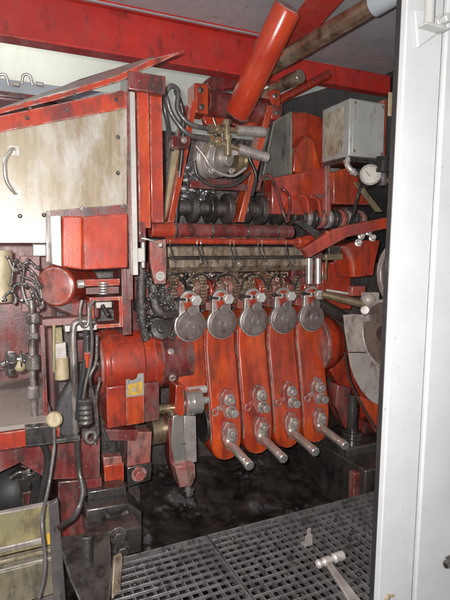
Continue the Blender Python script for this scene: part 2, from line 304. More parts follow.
# hammer
t = thing('hammer', 'ball peen hammer with flat grey handle lying on the right floor grating', 'hammer', U(328,566,Z=0.01))
hb = U(316,565,Z=0.03); he = U(343,555,Z=0.03); dd = (he-hb).normalized(); Lh = (he-hb).length
MB().lathe(hb, dd, [(0,.004),(.004,.013),(.012,.019),(.022,.019),(.03,.013),(.038,.012),(.042,.019),(.075,.019),(.08,.013),(.095,.014),(.1,.021),(Lh-.003,.021),(Lh,.018)], 24).build('head','steel',t,bev=.001)
h0 = hb+dd*.058+V((0,0,.0)); h1 = U(362,612,Z=0.012)
hd_ = (h1-h0).normalized(); sd = hd_.cross(Z_).normalized()
MB().add([h0-hd_*.02+sd*.012-Z_*.008,h0-hd_*.02-sd*.012-Z_*.008,h0-hd_*.02-sd*.012+Z_*.008,h0-hd_*.02+sd*.012+Z_*.008,
          h1+sd*.027-Z_*.009,h1-sd*.027-Z_*.009,h1-sd*.027+Z_*.009,h1+sd*.027+Z_*.009],[(0,1,2,3),(4,7,6,5),(0,4,5,1),(1,5,6,2),(2,6,7,3),(3,7,4,0)]).build('handle','worn',t,bev=.004)
t = thing('metal_clip', 'small bent pale metal clip standing on the grating behind the hammer', 'clip', U(309,545,Z=0))
a = U(309,546,Z=0)
MB().box(a+V((-.02,0,0)),a+V((.02,.004,.055))).box(a+V((-.02,.004,0)),a+V((.02,.04,.004))).box(a+V((-.008,.002,.055)),a+V((.012,.008,.085))).build('plate','worn',t,bev=.001)
# ================================================================== LEVERS
def lever(X, full, label):
    t = thing('press_lever', label, 'press lever', (X, 2.7, 0.12), 'row of red press levers')
    def yf(z): return 2.76 if z > 0.8 else 2.76-0.10*min(1, (0.8-z)/0.5)
    b = MB(); rows = []
    prof = [(1.02,.04),(1.0,.068),(.965,.086),(.92,.099),(.88,.104),(.8,.1075),(.7,.1085),(.6,.1085),(.5,.1085),(.4,.108),(.32,.107),(.25,.105),(.19,.1),(.15,.088),(.12,.068),(.105,.035)]
    if not full: prof = [q for q in prof if q[0] >= 0.6]+[(.55,.086),(.53,.06)]
    vs = []; fs = []
    for z, w in prof:
        y = yf(z)
        vs += [(X-w,y+.15,z),(X-w,y+.014,z),(X-w+.014,y,z),(X-w*.35,y-.005,z),(X+w*.35,y-.005,z),(X+w-.014,y,z),(X+w,y+.014,z),(X+w,y+.15,z)]
    n = 8
    for i in range(len(prof)-1):
        for k in range(n): fs.append((i*n+k, i*n+(k+1) % n, (i+1)*n+(k+1) % n, (i+1)*n+k))
    fs += [tuple(range(n)), tuple(range(len(prof)*n-1,(len(prof)-1)*n-1,-1))]
    b.add(vs, fs); b.build('body', 'bred', t, bev=.004)
    # worn edge strip; gloss highlights along lever edge put into its colour
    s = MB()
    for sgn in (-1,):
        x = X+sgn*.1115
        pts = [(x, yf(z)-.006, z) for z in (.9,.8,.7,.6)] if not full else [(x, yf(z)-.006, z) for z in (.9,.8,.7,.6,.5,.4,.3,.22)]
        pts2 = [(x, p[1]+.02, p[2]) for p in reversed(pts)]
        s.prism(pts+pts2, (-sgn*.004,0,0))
    s.build('edge_gloss_strip', 'rub', t, bev=.002)
    # neck / arch plate
    pts = []
    for a in range(0, 181, 20):
        pts.append((X+.062*math.cos(math.radians(a)), 2.745, 1.10+.06*math.sin(math.radians(a))))
    pts += [(X-.066,2.745,1.02),(X-.098,2.745,.965),(X-.1,2.745,.93),(X-.07,2.745,.88),(X+.07,2.745,.88),(X+.1,2.745,.93),(X+.098,2.745,.965),(X+.066,2.745,1.02)]
    MB().prism(pts,(0,.03,0)).build('neck','worn',t,bev=.004)
    MB().prism([(X+.045*math.cos(math.radians(a)), 2.735, 1.10+.042*math.sin(math.radians(a))) for a in range(0,181,20)]+[(X-.026,2.735,1.0),(X+.0,2.735,.985),(X+.028,2.735,1.0)],(0,.02,0)).build('link','red',t,bev=.003)
    p = V((X,2.745,.95))
    MB().lathe(p+FR*-.002, FR, [(0,.1),(.01,.1),(.012,.097)],36).build('boss_ring','worn',t,bev=.001)
    MB().lathe(p, FR, [(0,.092),(.018,.092),(.022,.086),(.024,.086),(.028,.081),(.028,.03),(.034,.028),(.034,.015),(.03,.013)], 36).build('pivot_disc','greydisc',t,bev=.0015)
    MB().cyl(p+FR*.02+V((.004,0,.09)),p+FR*.045+V((.004,0,.09)),.032).build('pin','greydisc',t,bev=.003)
    bo = V((X+.02,2.735,1.105))
    MB().cyl(bo,bo+FR*.03,.024,n=16).hexn(bo+FR*.03,FR,.036,.035,False).build('bolt','steel',t,bev=.002)
    r = MB().cyl(bo+V((-.02,-.012,0)),bo+V((-.125,-.035,.012)),.008,n=10)
    r.cyl(bo+V((-.105,-.03,.01)),bo+V((-.13,-.036,.012)),.013,n=10)
    r.build('adjusting_rod','dark',t,bev=0)
    MB().hexn(bo+V((-.045,-.012,.001)),-X_,.02,.014,False).build('nut','steel',t,bev=.001)
    MB().cyl((X-.02,2.79,1.09),(X-.02,2.95,1.13),.038).box((X-.06,2.85,1.02),(X+.05,3.0,1.13)).build('head_block','rub',t,bev=.006)
    if full:
        def plate(z0, dz, w, h):
            y = yf(z0)-.028
            q = MB().prism([(X-w*.2,y,z0+h),(X+w*.55,y,z0+h*.85),(X+w,y,z0+h*.2),(X+w,y,z0-h*.55),(X+w*.35,y,z0-h),(X-w*.25,y,z0-h*.8),(X-w*.7,y,z0-h*.1),(X-w*.75,y,z0+h*.5)],(0,.034,0))
            return q, y
        z0 = yf(.46) and .455
        q, y = plate(z0, 0, .062, .1); q.ring((X-.078,y+.016,z0-.04),FR,.012,.027,.018,20); q.box((X-.066,y+.004,z0-.035),(X-.02,y+.024,z0-.006)); q.build('upper_boss','rub',t,bev=.004)
        MB().prism([(X-.01,y-.008,z0+.068),(X+.03,y-.008,z0+.055),(X+.046,y-.008,z0-.01),(X+.035,y-.008,z0-.072),(X,y-.008,z0-.055),(X-.025,y-.008,z0+.02)],(0,.012,0)).build('clamp_plate','red',t,bev=.003)
        b1 = V((X+.012,y-.006,z0+.03)); b2 = V((X+.022,y-.006,z0-.045))
        MB().hexn(b1,FR,.027,.035).build('bolt','worn',t,bev=.002)
        MB().hexn(b2,FR,.027,.02).cyl(b2+FR*.02,b2+FR*.06,.026,n=18).build('bolt','worn',t,bev=.002)
        z1 = .255
        q, y = plate(z1, 0, .062, .1); q.build('lower_boss','rub',t,bev=.004)
        MB().prism([(X-.008,y-.01,z1+.065),(X+.028,y-.01,z1+.052),(X+.042,y-.01,z1-.01),(X+.03,y-.01,z1-.068),(X-.004,y-.01,z1-.06),(X-.028,y-.01,z1+.0)],(0,.012,0)).build('clamp_plate','worn',t,bev=.003)
        MB().hexn((X+.008,y-.01,z1+.035),FR,.02,.03).build('bolt','worn',t,bev=.002)
        a = V((X-.004,y-.002,z1-.028)); e_ = V((X-.004,2.35,.19)); dl = (e_-a).normalized(); L = (e_-a).length
        MB().lathe(a, dl, [(0,.034),(.02,.034),(.02,.0265),(L-.05,.0265),(L-.048,.024),(L-.04,.024),(L-.038,.029),(L-.004,.029),(L,.025)], 24).build('pin','pinsteel',t,bev=.001)
    return t
xs0 = 1.24; sp = 0.2235
L1 = lever(xs0-sp+.012, False, 'leftmost red lever, shortened and without a lower pin, above the steel roller')
L2 = lever(xs0, True, 'second red lever from the left, first with a long steel pin')
for k, lb in ((1,'middle red lever of the five, with its steel pin above the oily pit'),(2,'fourth red lever from the left, with long steel pin'),(3,'rightmost red lever, beside the curved grey guard')):
    c = copy_tree(L2); c.location.x = xs0+sp*k; c['label'] = lb; c['base'] = tuple(c.location)
#PART2
# ================================================================== LEFT HOUSING (drum on X axis)
cz = .74; cy = 2.86; R = .2
t = thing('drum_housing', 'large round red drum housing on a red block with yellow sticker', 'drum housing', (.6,cy,.4))
MB().lathe((.50,cy,cz),X_,[(0,.14),(0,.195),(.012,.205),(.03,.205),(.04,.215),(.225,.215),(.235,.2),(.3,.2)],48).build('drum','red',t,bev=.004)
MB().ring((.485,cy,cz),X_,.12,.19,.02,40).build('end_ring','rub',t,bev=.004)
MB().lathe((.44,cy,cz),X_,[(0,.05),(.0,.12),(.06,.12)],30).build('end_cap','maroon',t,bev=.004)
q = MB()
for a in range(0,360,45): q.hexn((.484,cy+.155*math.cos(math.radians(a+20)),cz+.155*math.sin(math.radians(a+20))),-X_,.014,.016,False)
q.each('bolt','dark',t,bev=.001)
MB().box((.50,cy-.235,.43),(.665,cy+.2,.66)).build('block','red',t,bev=.006)
MB().box((.672,cy-.225,.43),(.80,cy+.2,.655)).build('block','maroon',t,bev=.006)
MB().box((.6,cy-.26,.44),(.70,cy-.236,.62)).build('plate','bred',t,bev=.002)
s_ = MB().add([(.60,cy-.2635,.62),(.60,cy-.2635,.71),(.625,cy-.2635,.705),(.66,cy-.2635,.71),(.667,cy-.2635,.74),(.70,cy-.2635,.74),(.70,cy-.2635,.62)],[(0,1,2,3,4,5,6)])
MB().prism([(.60,cy-.264,.60),(.60,cy-.264,.70),(.62,cy-.264,.70),(.635,cy-.264,.69),(.66,cy-.264,.70),(.668,cy-.264,.725),(.70,cy-.264,.725),(.70,cy-.264,.60)],(0,.003,0)).build('metal_label','greystk',t,bev=0)
lb = MB().prism([(.61,cy-.268,.61),(.61,cy-.268,.67),(.69,cy-.268,.68),(.69,cy-.268,.61)],(0,.003,0)).build('warning_sticker','yellow',t,bev=0)
MB().prism([(.63,cy-.270,.63),(.637,cy-.27,.655),(.645,cy-.27,.64),(.655,cy-.27,.66),(.66,cy-.27,.66),(.648,cy-.27,.628)],(0,.001,0)).build('arrow_mark','greystk',lb,bev=0)
# sleeve right of drum
t = thing('shaft_sleeve', 'dark worn steel sleeve between the red drum and the leftmost lever', 'sleeve', (.87,cy,cz))
MB().lathe((.80,cy,cz),X_,[(0,.185),(.045,.185)],44).build('collar','red',t,bev=.004)
MB().lathe((.846,cy,cz),X_,[(0,.18),(.10,.18),(.102,.165),(.2,.165)],44).build('sleeve','maroon',t,bev=.003)
q = MB(); q.hexn((.89,cy-.18*math.cos(.4),cz+.18*math.sin(.4)),(0,-1,.4),.014,.01).ring((.9,cy-.18*math.cos(.5),cz-.18*math.sin(.5)),(0,-1,-.5),.012,.022,.012,18)
q.each('bolt','worn',t,bev=.001)
# lower frame below block
t = thing('bearing_pedestal', 'red and grey bearing pedestal with large hex bolt below the drum housing', 'pedestal', (.65,2.8,.0))
MB().poly([(128,432),(152,432),(150,472),(127,482)],2.62,.12).build('stand','rub',t,bev=.005)
MB().poly([(127,468),(152,463),(151,480),(128,487)],2.6,.1).build('foot','dark',t,bev=.005)
MB().hexn(U(139,474,Y=2.6),FR,.032,.03).build('bolt','rub',t,bev=.002)
MB().poly([(105,430),(138,430),(137,441),(110,441)],2.6,.1).build('bracket','maroon',t,bev=.004)
MB().poly([(118,440),(128,438),(127,470),(119,472)],2.72,.1).build('web','dark',t,bev=.005)
t = thing('clamp_block', 'small bright red clamp block in grey bracket beside the pedestal bolt', 'clamp block', (.55,2.6,.1))
MB().poly([(104,466),(124,463),(124,487),(105,491)],2.55,.07).build('block','bred',t,bev=.004)
MB().poly([(103,458),(122,456),(122,464),(104,467)],2.56,.06).build('bracket','rub',t,bev=.004)
# lower shafts
tag(MB().cyl(U(148,411,Y=2.72),U(148,411,Y=2.72)+X_*.24,.028).build('brass_shaft','brass'),'thin brass coloured shaft below the dark sleeve', 'shaft')
t = thing('cam_roller', 'bright steel roller between the forks of the leftmost lever', 'roller', U(193,415,Y=2.66))
c = U(184,403,Y=2.66)
MB().lathe(c,X_,[(0,.065),(.004,.075),(.03,.075),(.032,.071),(.04,.071),(.042,.075),(.10,.075),(.104,.065)],40).build('roller','pinsteel',t,bev=.001)
MB().cyl(c+X_*(-.05),c+X_*.16,.022).build('axle','worn',t)
tag(MB().poly([(176,385),(184,385),(185,414),(180,417),(175,412)],2.62,.12).build('lever_fork','red',bev=.004),'red fork arm at the left side of the steel roller','fork')
tag(MB().cyl(U(188,391,Y=2.7),U(206,389,Y=2.7),.025).build('cross_pin','steel'),'short steel cross pin above the steel roller','pin')
t = thing('main_shaft', 'thick golden brown lower shaft with clamped steel web', 'shaft', U(150,455,Y=2.8))
c = U(150,431,Y=2.8)
MB().lathe(c,X_,[(0,.085),(.2,.085)],36).build('shaft','brass',t,bev=.002)
MB().lathe(c+X_*.33,X_,[(0,.12),(.3,.12)],36).build('journal','dark',t,bev=.003)
MB().poly([(173,416),(183,414),(186,465),(176,468),(171,445)],2.64,.10).build('steel_web','pinsteel',t,bev=.004)
MB().poly([(168,418),(173,418),(177,470),(176,482),(170,462)],2.66,.10).build('rear_web','maroon',t,bev=.004)
MB().poly([(184,416),(196,416),(197,462),(185,464)],2.66,.10).build('worn_web','worn',t,bev=.004)
MB().poly([(175,467),(195,464),(196,476),(192,486),(180,488)],2.6,.07).build('clamp','rub',t,bev=.005)
MB().poly([(181,443),(186,443),(186,444.2),(181,444.2)],2.636,.004).build('split_line','dark',t,bev=0)
MB().cyl(U(187,486,Y=2.63),U(190,494,Y=2.62),.018).hexn(U(189,489,Y=2.62),(.03,-.1,-1),.024,.035).build('nut','tarnish',t,bev=.002)
# right drum
t = thing('right_drum', 'round red drum end at the right of the rightmost lever', 'drum', (2.15,2.9,.7))
MB().lathe((2.03,2.88,.74),X_,[(0,.2),(.05,.205),(.08,.2),(.10,.18),(.14,.17),(.16,.1)],44).build('drum','red',t,bev=.004)
MB().lathe((2.0,2.88,.74),X_,[(0,.215),(.028,.215)],44).build('rim','rub',t,bev=.004)
tag(MB().cyl((1.05,2.9,.74),(2.0,2.9,.74),.13,n=36).build('main_axle','cast'),'dark axle running behind all five red levers','axle')
# ================================================================== LEFT COLUMN, PANEL, LID
Yp = 2.3
t = thing('upright_post', 'tall red upright post with pale steel strip beside the cream panel', 'post', U(148,240,Y=Yp))
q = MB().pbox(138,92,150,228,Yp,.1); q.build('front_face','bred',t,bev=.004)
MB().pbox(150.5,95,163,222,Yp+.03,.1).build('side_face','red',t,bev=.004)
MB().pbox(131.5,92,136.5,275,Yp-.02,.02).build('pale_strip','strip',t,bev=.001)
MB().pbox(128,90,131,300,Yp,.05).build('edge_angle','maroon',t,bev=.001)
MB().pbox(128,73,166,92,Yp-.02,.16).build('top_block','maroon',t,bev=.006)
MB().pbox(139,222,146,242,Yp-.005,.05).build('stop_bar','maroon',t,bev=.004)
t = thing('sheet_metal_panel', 'stained cream sheet metal panel with red top rail and chrome handle', 'panel', U(60,240,Y=Yp))
MB().poly([(-30,130),(127,106),(127,232),(50,243),(-30,243)],Yp,.012).build('sheet','cream',t,bev=.002)
MB().poly([(-30,122),(122,90),(126,92),(127,108),(-30,138)],Yp-.014,.013).build('top_rail','red',t,bev=.003)
q = MB()
for x,y in ((118,137),(118,173),(116,100),(67,110),(27,118),(20,216),(44,215)): q.lathe(U(x,y,Y=Yp-.012),FR,[(0,.010),(.004,.008),(.008,.003)],14)
q.each('screw','dark',t,bev=0)
h = MB(); a = U(14,150,Y=Yp-.01); b = U(16,194,Y=Yp-.01)
h.box(a+V((-.02,0,-.018)),a+V((.02,.012,.018))).box(b+V((-.02,0,-.018)),b+V((.02,.012,.018)))
h.tube([a,a+V((-.008,-.03,-.004)),a+V((-.035,-.045,-.045)),(a+b)/2+V((-.04,-.05,0)),b+V((-.035,-.045,.045)),b+V((-.01,-.03,.004)),b],.0085,12,6)
h.build('handle','pinsteel',t,bev=.001)
# lid
t = thing('visor', 'sloping visor plate with red front angle and dark rear rail above the cream panel', 'visor', U(80,95,Y=2.3))
MB().prism([U(-30,121,Y=2.29),U(60,99,Y=2.29),U(118,82,Y=2.29),U(165,60,Y=2.29),U(185,50.5,Y=2.29),U(150,59,Y=2.29),U(118,75,Y=2.29),U(60,93,Y=2.29),U(-30,116,Y=2.29)][::-1],(0,.012,0)).build('front_angle','red',t,bev=.001)
MB().add([U(-20,115,Y=2.31),U(60,92,Y=2.31),U(118,77,Y=2.31),U(150,60,Y=2.31),U(148,58,Y=2.5),U(80,80,Y=2.5),U(10,107,Y=2.5)]+[U(-20,115,Y=2.31)-Z_*.005,U(60,92,Y=2.31)-Z_*.005,U(118,77,Y=2.31)-Z_*.005,U(150,60,Y=2.31)-Z_*.005,U(148,58,Y=2.5)-Z_*.005,U(80,80,Y=2.5)-Z_*.005,U(10,107,Y=2.5)-Z_*.005],
 [(0,1,5,6),(1,2,5),(2,3,4,5),(7,13,12,8),(8,12,9),(9,12,11,10),(0,7,8,1),(1,8,9,2),(2,9,10,3),(3,10,11,4),(4,11,12,5),(5,12,13,6),(6,13,7,0)]).build('sheet','boxgrey',t,bev=0)
b0,b1,b2 = U(5,109,Y=2.51),U(80,79,Y=2.51),U(154,56,Y=2.51)
MB().prism([b0,b1,b2,b2-Z_*.008,b1-Z_*.018,b0-Z_*.012],(0,.03,0)).build('rear_rail','dark',t,bev=.001)
q = MB()
for x,y in ((30,112),(75,99),(112,87),(140,75)): q.hexn(U(x,y-4,Y=2.289),FR,.005,.004)
q.each('bolt','dark',t)
# things behind lid: maroon beam with lugs
t = thing('rear_rail', 'maroon rear rail with shiny hose lugs seen over the lid', 'rail', (0.1,3.4,2.2))
MB().box((-1,3.2,2.05),(.45,3.3,2.28)).box((-1,3.15,2.28),(.5,3.3,2.30)).build('rail','maroon',t)
MB().box((-1,3.32,2.25),(.9,3.4,2.42)).build('plate','hoodedge',t)
for x in (3,27): 
    c = U(x,80,Y=3.3); MB().tube([c+V((-.03,0,-.03)),c+V((-.02,-.01,.02)),c+V((.015,-.01,.025)),c+V((.03,0,-.03))],.009,10).cyl(c+V((.05,-.02,-.02)),c+V((.09,-.03,-.025)),.015).build('hose_lug','steel',t)
# red box on panel
t = thing('motor_cover_box', 'orange red box cover with pale left edge mounted under the cream panel', 'cover box', U(90,270,Y=2.2))
MB().poly([(46,211),(128,204),(129,262),(46,262)],2.283,.012).build('back_plate','maroon',t,bev=.002)
A = lambda x,y,Y=2.12: U(x,y,Y=Y)
MB().poly([(83,216),(128,213),(128,268),(83,270)],2.12,.16).build('front_box','red',t,bev=.008)
MB().poly([(62,216),(82.5,216),(82.5,270),(62,267)],2.14,.14).build('side_box','bred',t,bev=.008)
MB().poly([(50,216),(61,215),(62,267),(52,264)],2.13,.15).build('pale_edge','strip',t,bev=.004)
q = MB()
for x,y in ((49,213),(82,208),(123,206)): q.hexn(U(x,y,Y=2.28),FR,.007,.01)
q.each('bolt','dark',t)
# round red cylinder with oval end facing left-front
t = thing('end_drum', 'small red round drum with dusty pale face under the orange red box', 'drum', U(62,308,Y=2.45))
c = U(55,286,Y=2.42); ax = V((-.55,-.84,0)).normalized()
MB().lathe(c-ax*.3,ax,[(0,.085),(.29,.098),(.3,.09)],36).build('barrel','red',t,bev=.004)
MB().lathe(c,ax,[(0,.088),(.006,.08),(.01,.02),(.012,.001)],36).build('face','rub',t,bev=.001)
tag(MB().poly([(46,303),(100,299),(100,318),(84,322),(50,308)],2.5,.3).build('gearbox_cowl','maroon',bev=.02),'dark maroon rounded cowl under the small pale faced drum','cowl')
t = thing('support_rail', 'horizontal maroon and grey rail above the yellow valve', 'rail', U(70,330,Y=2.35))
MB().pbox(42,318,95,325,2.4,.1).build('rail','mauve',t,bev=.004)
MB().pbox(65,325,97,331,2.33,.06).build('plate','worn',t,bev=.002)
# red square frame bracket
t = thing('square_bracket', 'open square red bracket with spring bolt on top of the drum housing', 'bracket', U(106,330,Y=2.35))
def fr(x0,y0,x1,y1,w,Y,dep,nm,m):
    a=U(x0,(y0+y1)/2,Y=Y).x; b=U(x1,(y0+y1)/2,Y=Y).x; tp=U((x0+x1)/2,y0,Y=Y).z; bt=U((x0+x1)/2,y1,Y=Y).z
    MB().box((a,Y,bt),(a+w,Y+dep,tp)).box((b-w,Y,bt),(b,Y+dep,tp)).box((a+w,Y+.001,tp-w),(b-w,Y+dep-.001,tp)).box((a+w,Y+.001,bt),(b-w,Y+dep-.001,bt+w)).build(nm,m,t,bev=.002)
fr(90,297,123,328,.018,2.33,.12,'frame','red')
MB().pbox(84,279,120,286,2.36,.1).build('top_bar','red',t)
MB().pbox(86,287,119,294,2.38,.1).build('middle_bar','maroon',t)
MB().pbox(96,302,112,308,2.38,.05).build('pad','strip',t)
q = MB()
for k in range(5): q.lathe(U(103,294-2.6*k,Y=2.35),Z_,[(0,.022),(.008,.022)],18)
q.build('spring','worn',t,bev=.001)
MB().cyl(U(102,305,Y=2.37),U(108,316,Y=2.34),.011).build('stud','dark',t)
MB().cyl(U(84,284,Y=2.33),U(84,284,Y=2.33)-X_*.03,.02).build('knob','worn',t)
tag(MB().pbox(122,268,131,335,2.36,.2).build('side_plate','maroon'),'narrow vertical maroon plate right of the square bracket','plate')
# column of grey sleeves under post between 137..150
t = thing('guide_rod', 'thin vertical guide rod with pale stop blocks below the pale strip', 'guide rod', U(141,280,Y=2.32))
MB().cyl(U(143,228,Y=2.4),U(143,268,Y=2.4),.012).build('rod','worn',t)
MB().pbox(137,248,145,262,2.33,.04).build('stop_block','strip',t)
MB().tube([U(140,238,Y=2.3),U(150,240,Y=2.3),U(160,245,Y=2.35)],.005,8).lathe(U(160,245,Y=2.35),FR,[(0,.012),(.01,.01)],14).build('hook_pin','steel',t)
t = thing('bracket_plate', 'pinkish maroon plate with large washer left of the bronze trough', 'bracket plate', U(158,283,Y=2.5))
MB().poly([(150,241),(166,239),(167,262),(166,284),(155,284),(150,262)],2.52,.03).build('plate','rub',t,bev=.004)
c = U(160,276,Y=2.515); MB().ring(c,FR,.012,.026,.008,24).hexn(c,FR,.012,.012,False).build('washer','strip',t,bev=.001)
#PART3
# ================================================================== CAST PIPES LEFT OF LEVERS
t = thing('pipe_casting', 'knobbly black cast pipework between red drum and leftmost lever', 'casting', U(158,330,Y=2.9))
MB().pbox(131,262,150,345,2.78,.12).build('plate','maroon',t,bev=.01)
MB().pbox(149,284,180,345,2.8,.1).build('block','cast',t,bev=.01)
MB().pbox(150,318,166,332,2.7,.1).build('lug','dark',t,bev=.01)
MB().pbox(136,300,148,312,2.7,.08).build('lug','dark',t,bev=.01)
for x_,y_ in ((153,296),(170,300),(157,322),(142,306),(172,335)): MB().hexn(U(x_,y_,Y=2.69),FR,.018,.025).build('bolt','dark',t,bev=.001)
MB().tube([U(142,262,Y=2.7),U(141,290,Y=2.7),U(142,318,Y=2.7),U(146,340,Y=2.72)],.026,14).build('pipe','cast',t)
q = MB(); random.seed(9)
for k in range(200):
    q.ball(U(random.uniform(136,174),random.uniform(266,340),Y=random.uniform(2.68,2.76)), random.uniform(.005,.016), 12, random.uniform(.5,1), (random.uniform(-1,1),random.uniform(-1,0),random.uniform(-1,1)))
q.build('cast_lumps','dark',t,bev=0)['kind'] = 'stuff'
MB().tube([U(153,285,Y=2.72),U(155,305,Y=2.7),U(163,314,Y=2.7),U(176,314,Y=2.75)],.028,14).build('pipe','cast',t)
MB().tube([U(150,336,Y=2.7),U(160,326,Y=2.68),U(172,324,Y=2.72)],.024,14).build('pipe','cast',t)
MB().lathe(U(160,330,Y=2.66),(0,-1,.4),[(0,.06),(.03,.06),(.035,.03),(.06,.028)],20).build('flange','dark',t)
tag(MB().lathe(U(178,305,Y=2.96),X_,[(0,.22),(.04,.22)],40).build('cam_disc','dark'),'large dark disc behind the top of the leftmost lever','disc')
# ================================================================== TOP BAR, TROUGH, CHAIN
Yt = 2.66
t = thing('round_bar', 'long round maroon bar with red left end below the slanting red arms', 'bar', U(225,236,Y=2.7))
a = U(150,229.5,Y=Yt); 
MB().cyl(a+X_*(.0),a+X_*.0+X_*.135,.043).build('red_end','red',t)
MB().lathe(a+X_*.138,X_,[(0,.04),(.78,.04)],28).build('bar','maroon',t)
q = MB()
for k in (.14,.36,.59,.8): q.ring(a+X_*k,X_,.0405,.0465,.012,28)
q.each('clip','dark',t,bev=.001)
t = thing('thin_rail', 'thin bright red rail just below the round maroon bar', 'rail', U(225,243,Y=2.62))
a = U(166,241,Y=2.62); MB().cyl(a,a+X_*.86,.017).build('rail','red',t)
MB().cyl(a+X_*.86,a+X_*.93,.03).build('end_socket','bred',t)
MB().box((a.x,2.66,a.z+.018),(a.x+.8,2.78,a.z+.035)).build('ledge','maroon',t)
t = thing('oil_trough', 'brown stained bronze oil trough hanging above the chain', 'trough', U(230,272,Y=2.7))
x0 = U(168,258,Y=2.72).x; x1 = U(312,255,Y=2.72).x
zz = lambda y: U(230,y,Y=2.72).z
MB().box((x0,2.72,zz(257)),(x1,2.8,zz(247))).build('upper_plate','bronze',t,bev=.004)
MB().prism([(x0,2.70,zz(258)),(x0,2.69,zz(266)),(x0,2.73,zz(272)),(x0,2.85,zz(272)),(x0,2.85,zz(258))],(x1-x0,0,0)).build('lower_lip','bronze',t,bev=.004)
MB().cyl((x0,2.685,zz(257.5)),(x1,2.685,zz(257.5)),.012).build('dark_rod','dark',t)
for i, xx in enumerate((170,197,201,230,234,258,262,286)):
    b = U(xx,245,Y=2.60); g_ = U(xx+1,258,Y=2.66); 
    o = MB().tube([U(xx,240,Y=2.6),b,U(xx+2.5,254,Y=2.62),U(xx+4,262,Y=2.63),U(xx+(2 if i%2 else 7),266,Y=2.62)],.0042,8).build('wire_hanger','dark',bev=0)
    tag(o,'thin dark wire hanger looped over the thin red rail in front of the trough','wire hanger','wire hangers on the thin red rail')
# end plate right of trough
tag(MB().pbox(292,250,322,285,2.75,.1).build('end_plate','maroon'),'dark maroon end plate at the right end of the bronze trough','end plate')
# sprockets with chain
def sprocket(X, label):
    t = thing('chain_sprocket', label, 'sprocket', (X,2.84,1.1), 'sprockets above the levers')
    R = .095; n = 22; pts = []
    for k in range(n*2):
        a = math.pi*k/n; r = R if k % 2 else R-.014
        pts.append((X, 2.84+r*math.cos(a), 1.165+r*math.sin(a)))
    MB().prism(pts,(.014,0,0)).build('toothed_wheel','gunk',t,bev=.001)
    MB().lathe((X-.02,2.84,1.165),X_,[(0,.03),(0,.05),(.05,.05)],24).build('hub','rub',t)
    q = MB()
    for k in range(30):
        a = 2*math.pi*k/30; c = V((X+.007,2.84+.102*math.cos(a),1.165+.102*math.sin(a)))
        q.cyl(c-X_*.022,c+X_*.022,.0085,n=8)
    q.build('chain','gunk',t,bev=0)
    return t
s0 = sprocket(.92,'toothed brass sprocket at the far left end of the chain row')
for k, lb in enumerate(('toothed sprocket behind the head of the second red lever','toothed sprocket behind the head of the middle red lever','toothed sprocket behind the head of the fourth red lever','toothed sprocket behind the head of the rightmost red lever')):
    c = copy_tree(s0); c.location.x = 1.11+.2235*k; c['label'] = lb
# lumps of swarf / oily links above heads
q = MB()
for k in range(420):
    X = random.uniform(.86,2.05); Yy = random.uniform(2.76,2.95); zc = 1.17+random.uniform(0,.1)-(abs(Yy-2.84))*.3
    c = V((X,Yy,zc)); r = random.uniform(.006,.016)
    if random.random() < .5: q.ring(c,(random.uniform(-1,1),random.uniform(-1,1),random.uniform(-.4,.4)),r*.6,r,.006,10)
    else: q.ball(c,r*.8,8)
struct(q.build('oily_swarf','swarf',bev=0),'stuff'); 
t = thing('cam_row', 'row of worn red and brass cams above the lever heads', 'cams', (1.4,2.9,1.1))
MB().cyl((.86,2.9,1.13),(2.05,2.9,1.13),.07,n=28).build('camshaft','bronze',t)
for k in range(10):
    X = .95+.115*k; s = .02*math.sin(k*2.1)
    MB().lathe((X,2.87+s,1.15+s*.4),X_,[(0,.07),(.004,.075),(.05,.075),(.054,.07)],26).build('cam',('rub','brass','red')[k%3],t,bev=.003)
for k in range(6):
    xx = 160+27*k
    tag(MB().tube([U(xx,290,Y=2.72),U(xx+3,279,Y=2.7),U(xx+12,274,Y=2.7),U(xx+20,277,Y=2.7),U(xx+25,284,Y=2.72)],.005,8,6).build('black_cord','black',bev=0),'thin black cord arching in front of the toothed sprockets','cord','cords arching over the sprockets')  # black cords looped over the chain row
# ================================================================== A FRAME ARMS AND YOKE
t = thing('lifting_frame', 'bright red slanting frame of two arms with crossbar holding the big cylinder', 'frame', U(205,225,Y=2.9))
def arm(p0,p1,w,dep,Y0,Y1):
    a = U(*p0,Y=Y0); b = U(*p1,Y=Y1); return MB().add([a+V((0,0,0)),a+V((w,0,0)),a+V((w,dep,0)),a+V((0,dep,0)),b,b+V((w,0,0)),b+V((w,dep,0)),b+V((0,dep,0))],[(0,1,2,3),(4,7,6,5),(0,4,5,1),(1,5,6,2),(2,6,7,3),(3,7,4,0)])
arm((192,100),(168,222),.04,.09,2.82,2.82).build('arm','bred',t,bev=.004)
arm((184,105),(161,222),.045,.06,2.9,2.9).build('arm_flange','maroon',t,bev=.004)
arm((268,105),(238,222),.045,.10,2.86,2.86).build('arm','bred',t,bev=.004)
arm((256,150),(228,222),.07,.04,2.97,2.97).build('arm_flange','maroon',t,bev=.004)
a = U(190,184,Y=2.84); MB().box(a+V((0,0,-.022)),(U(248,184,Y=2.84).x,2.87,a.z+.022)).build('crossbar','maroon',t,bev=.005)
MB().pbox(198,180,262,190,3.0,.04).build('rear_crossbar','maroon',t,bev=.005)
t = thing('yoke', 'dark red round yoke with bolted end caps at the foot of the big cylinder', 'yoke', U(230,120,Y=3))
a = U(205,104,Y=2.98); bX = U(276,104,Y=2.98).x
MB().cyl(a,(bX,a.y,a.z),.085,n=36).build('barrel','maroon',t,bev=.004)
MB().pbox(195,83,209,114,2.90,.14).build('end_cap','bred',t,bev=.012)
MB().pbox(271,89,281,120,2.90,.14).build('end_cap','bred',t,bev=.012)
q = MB()
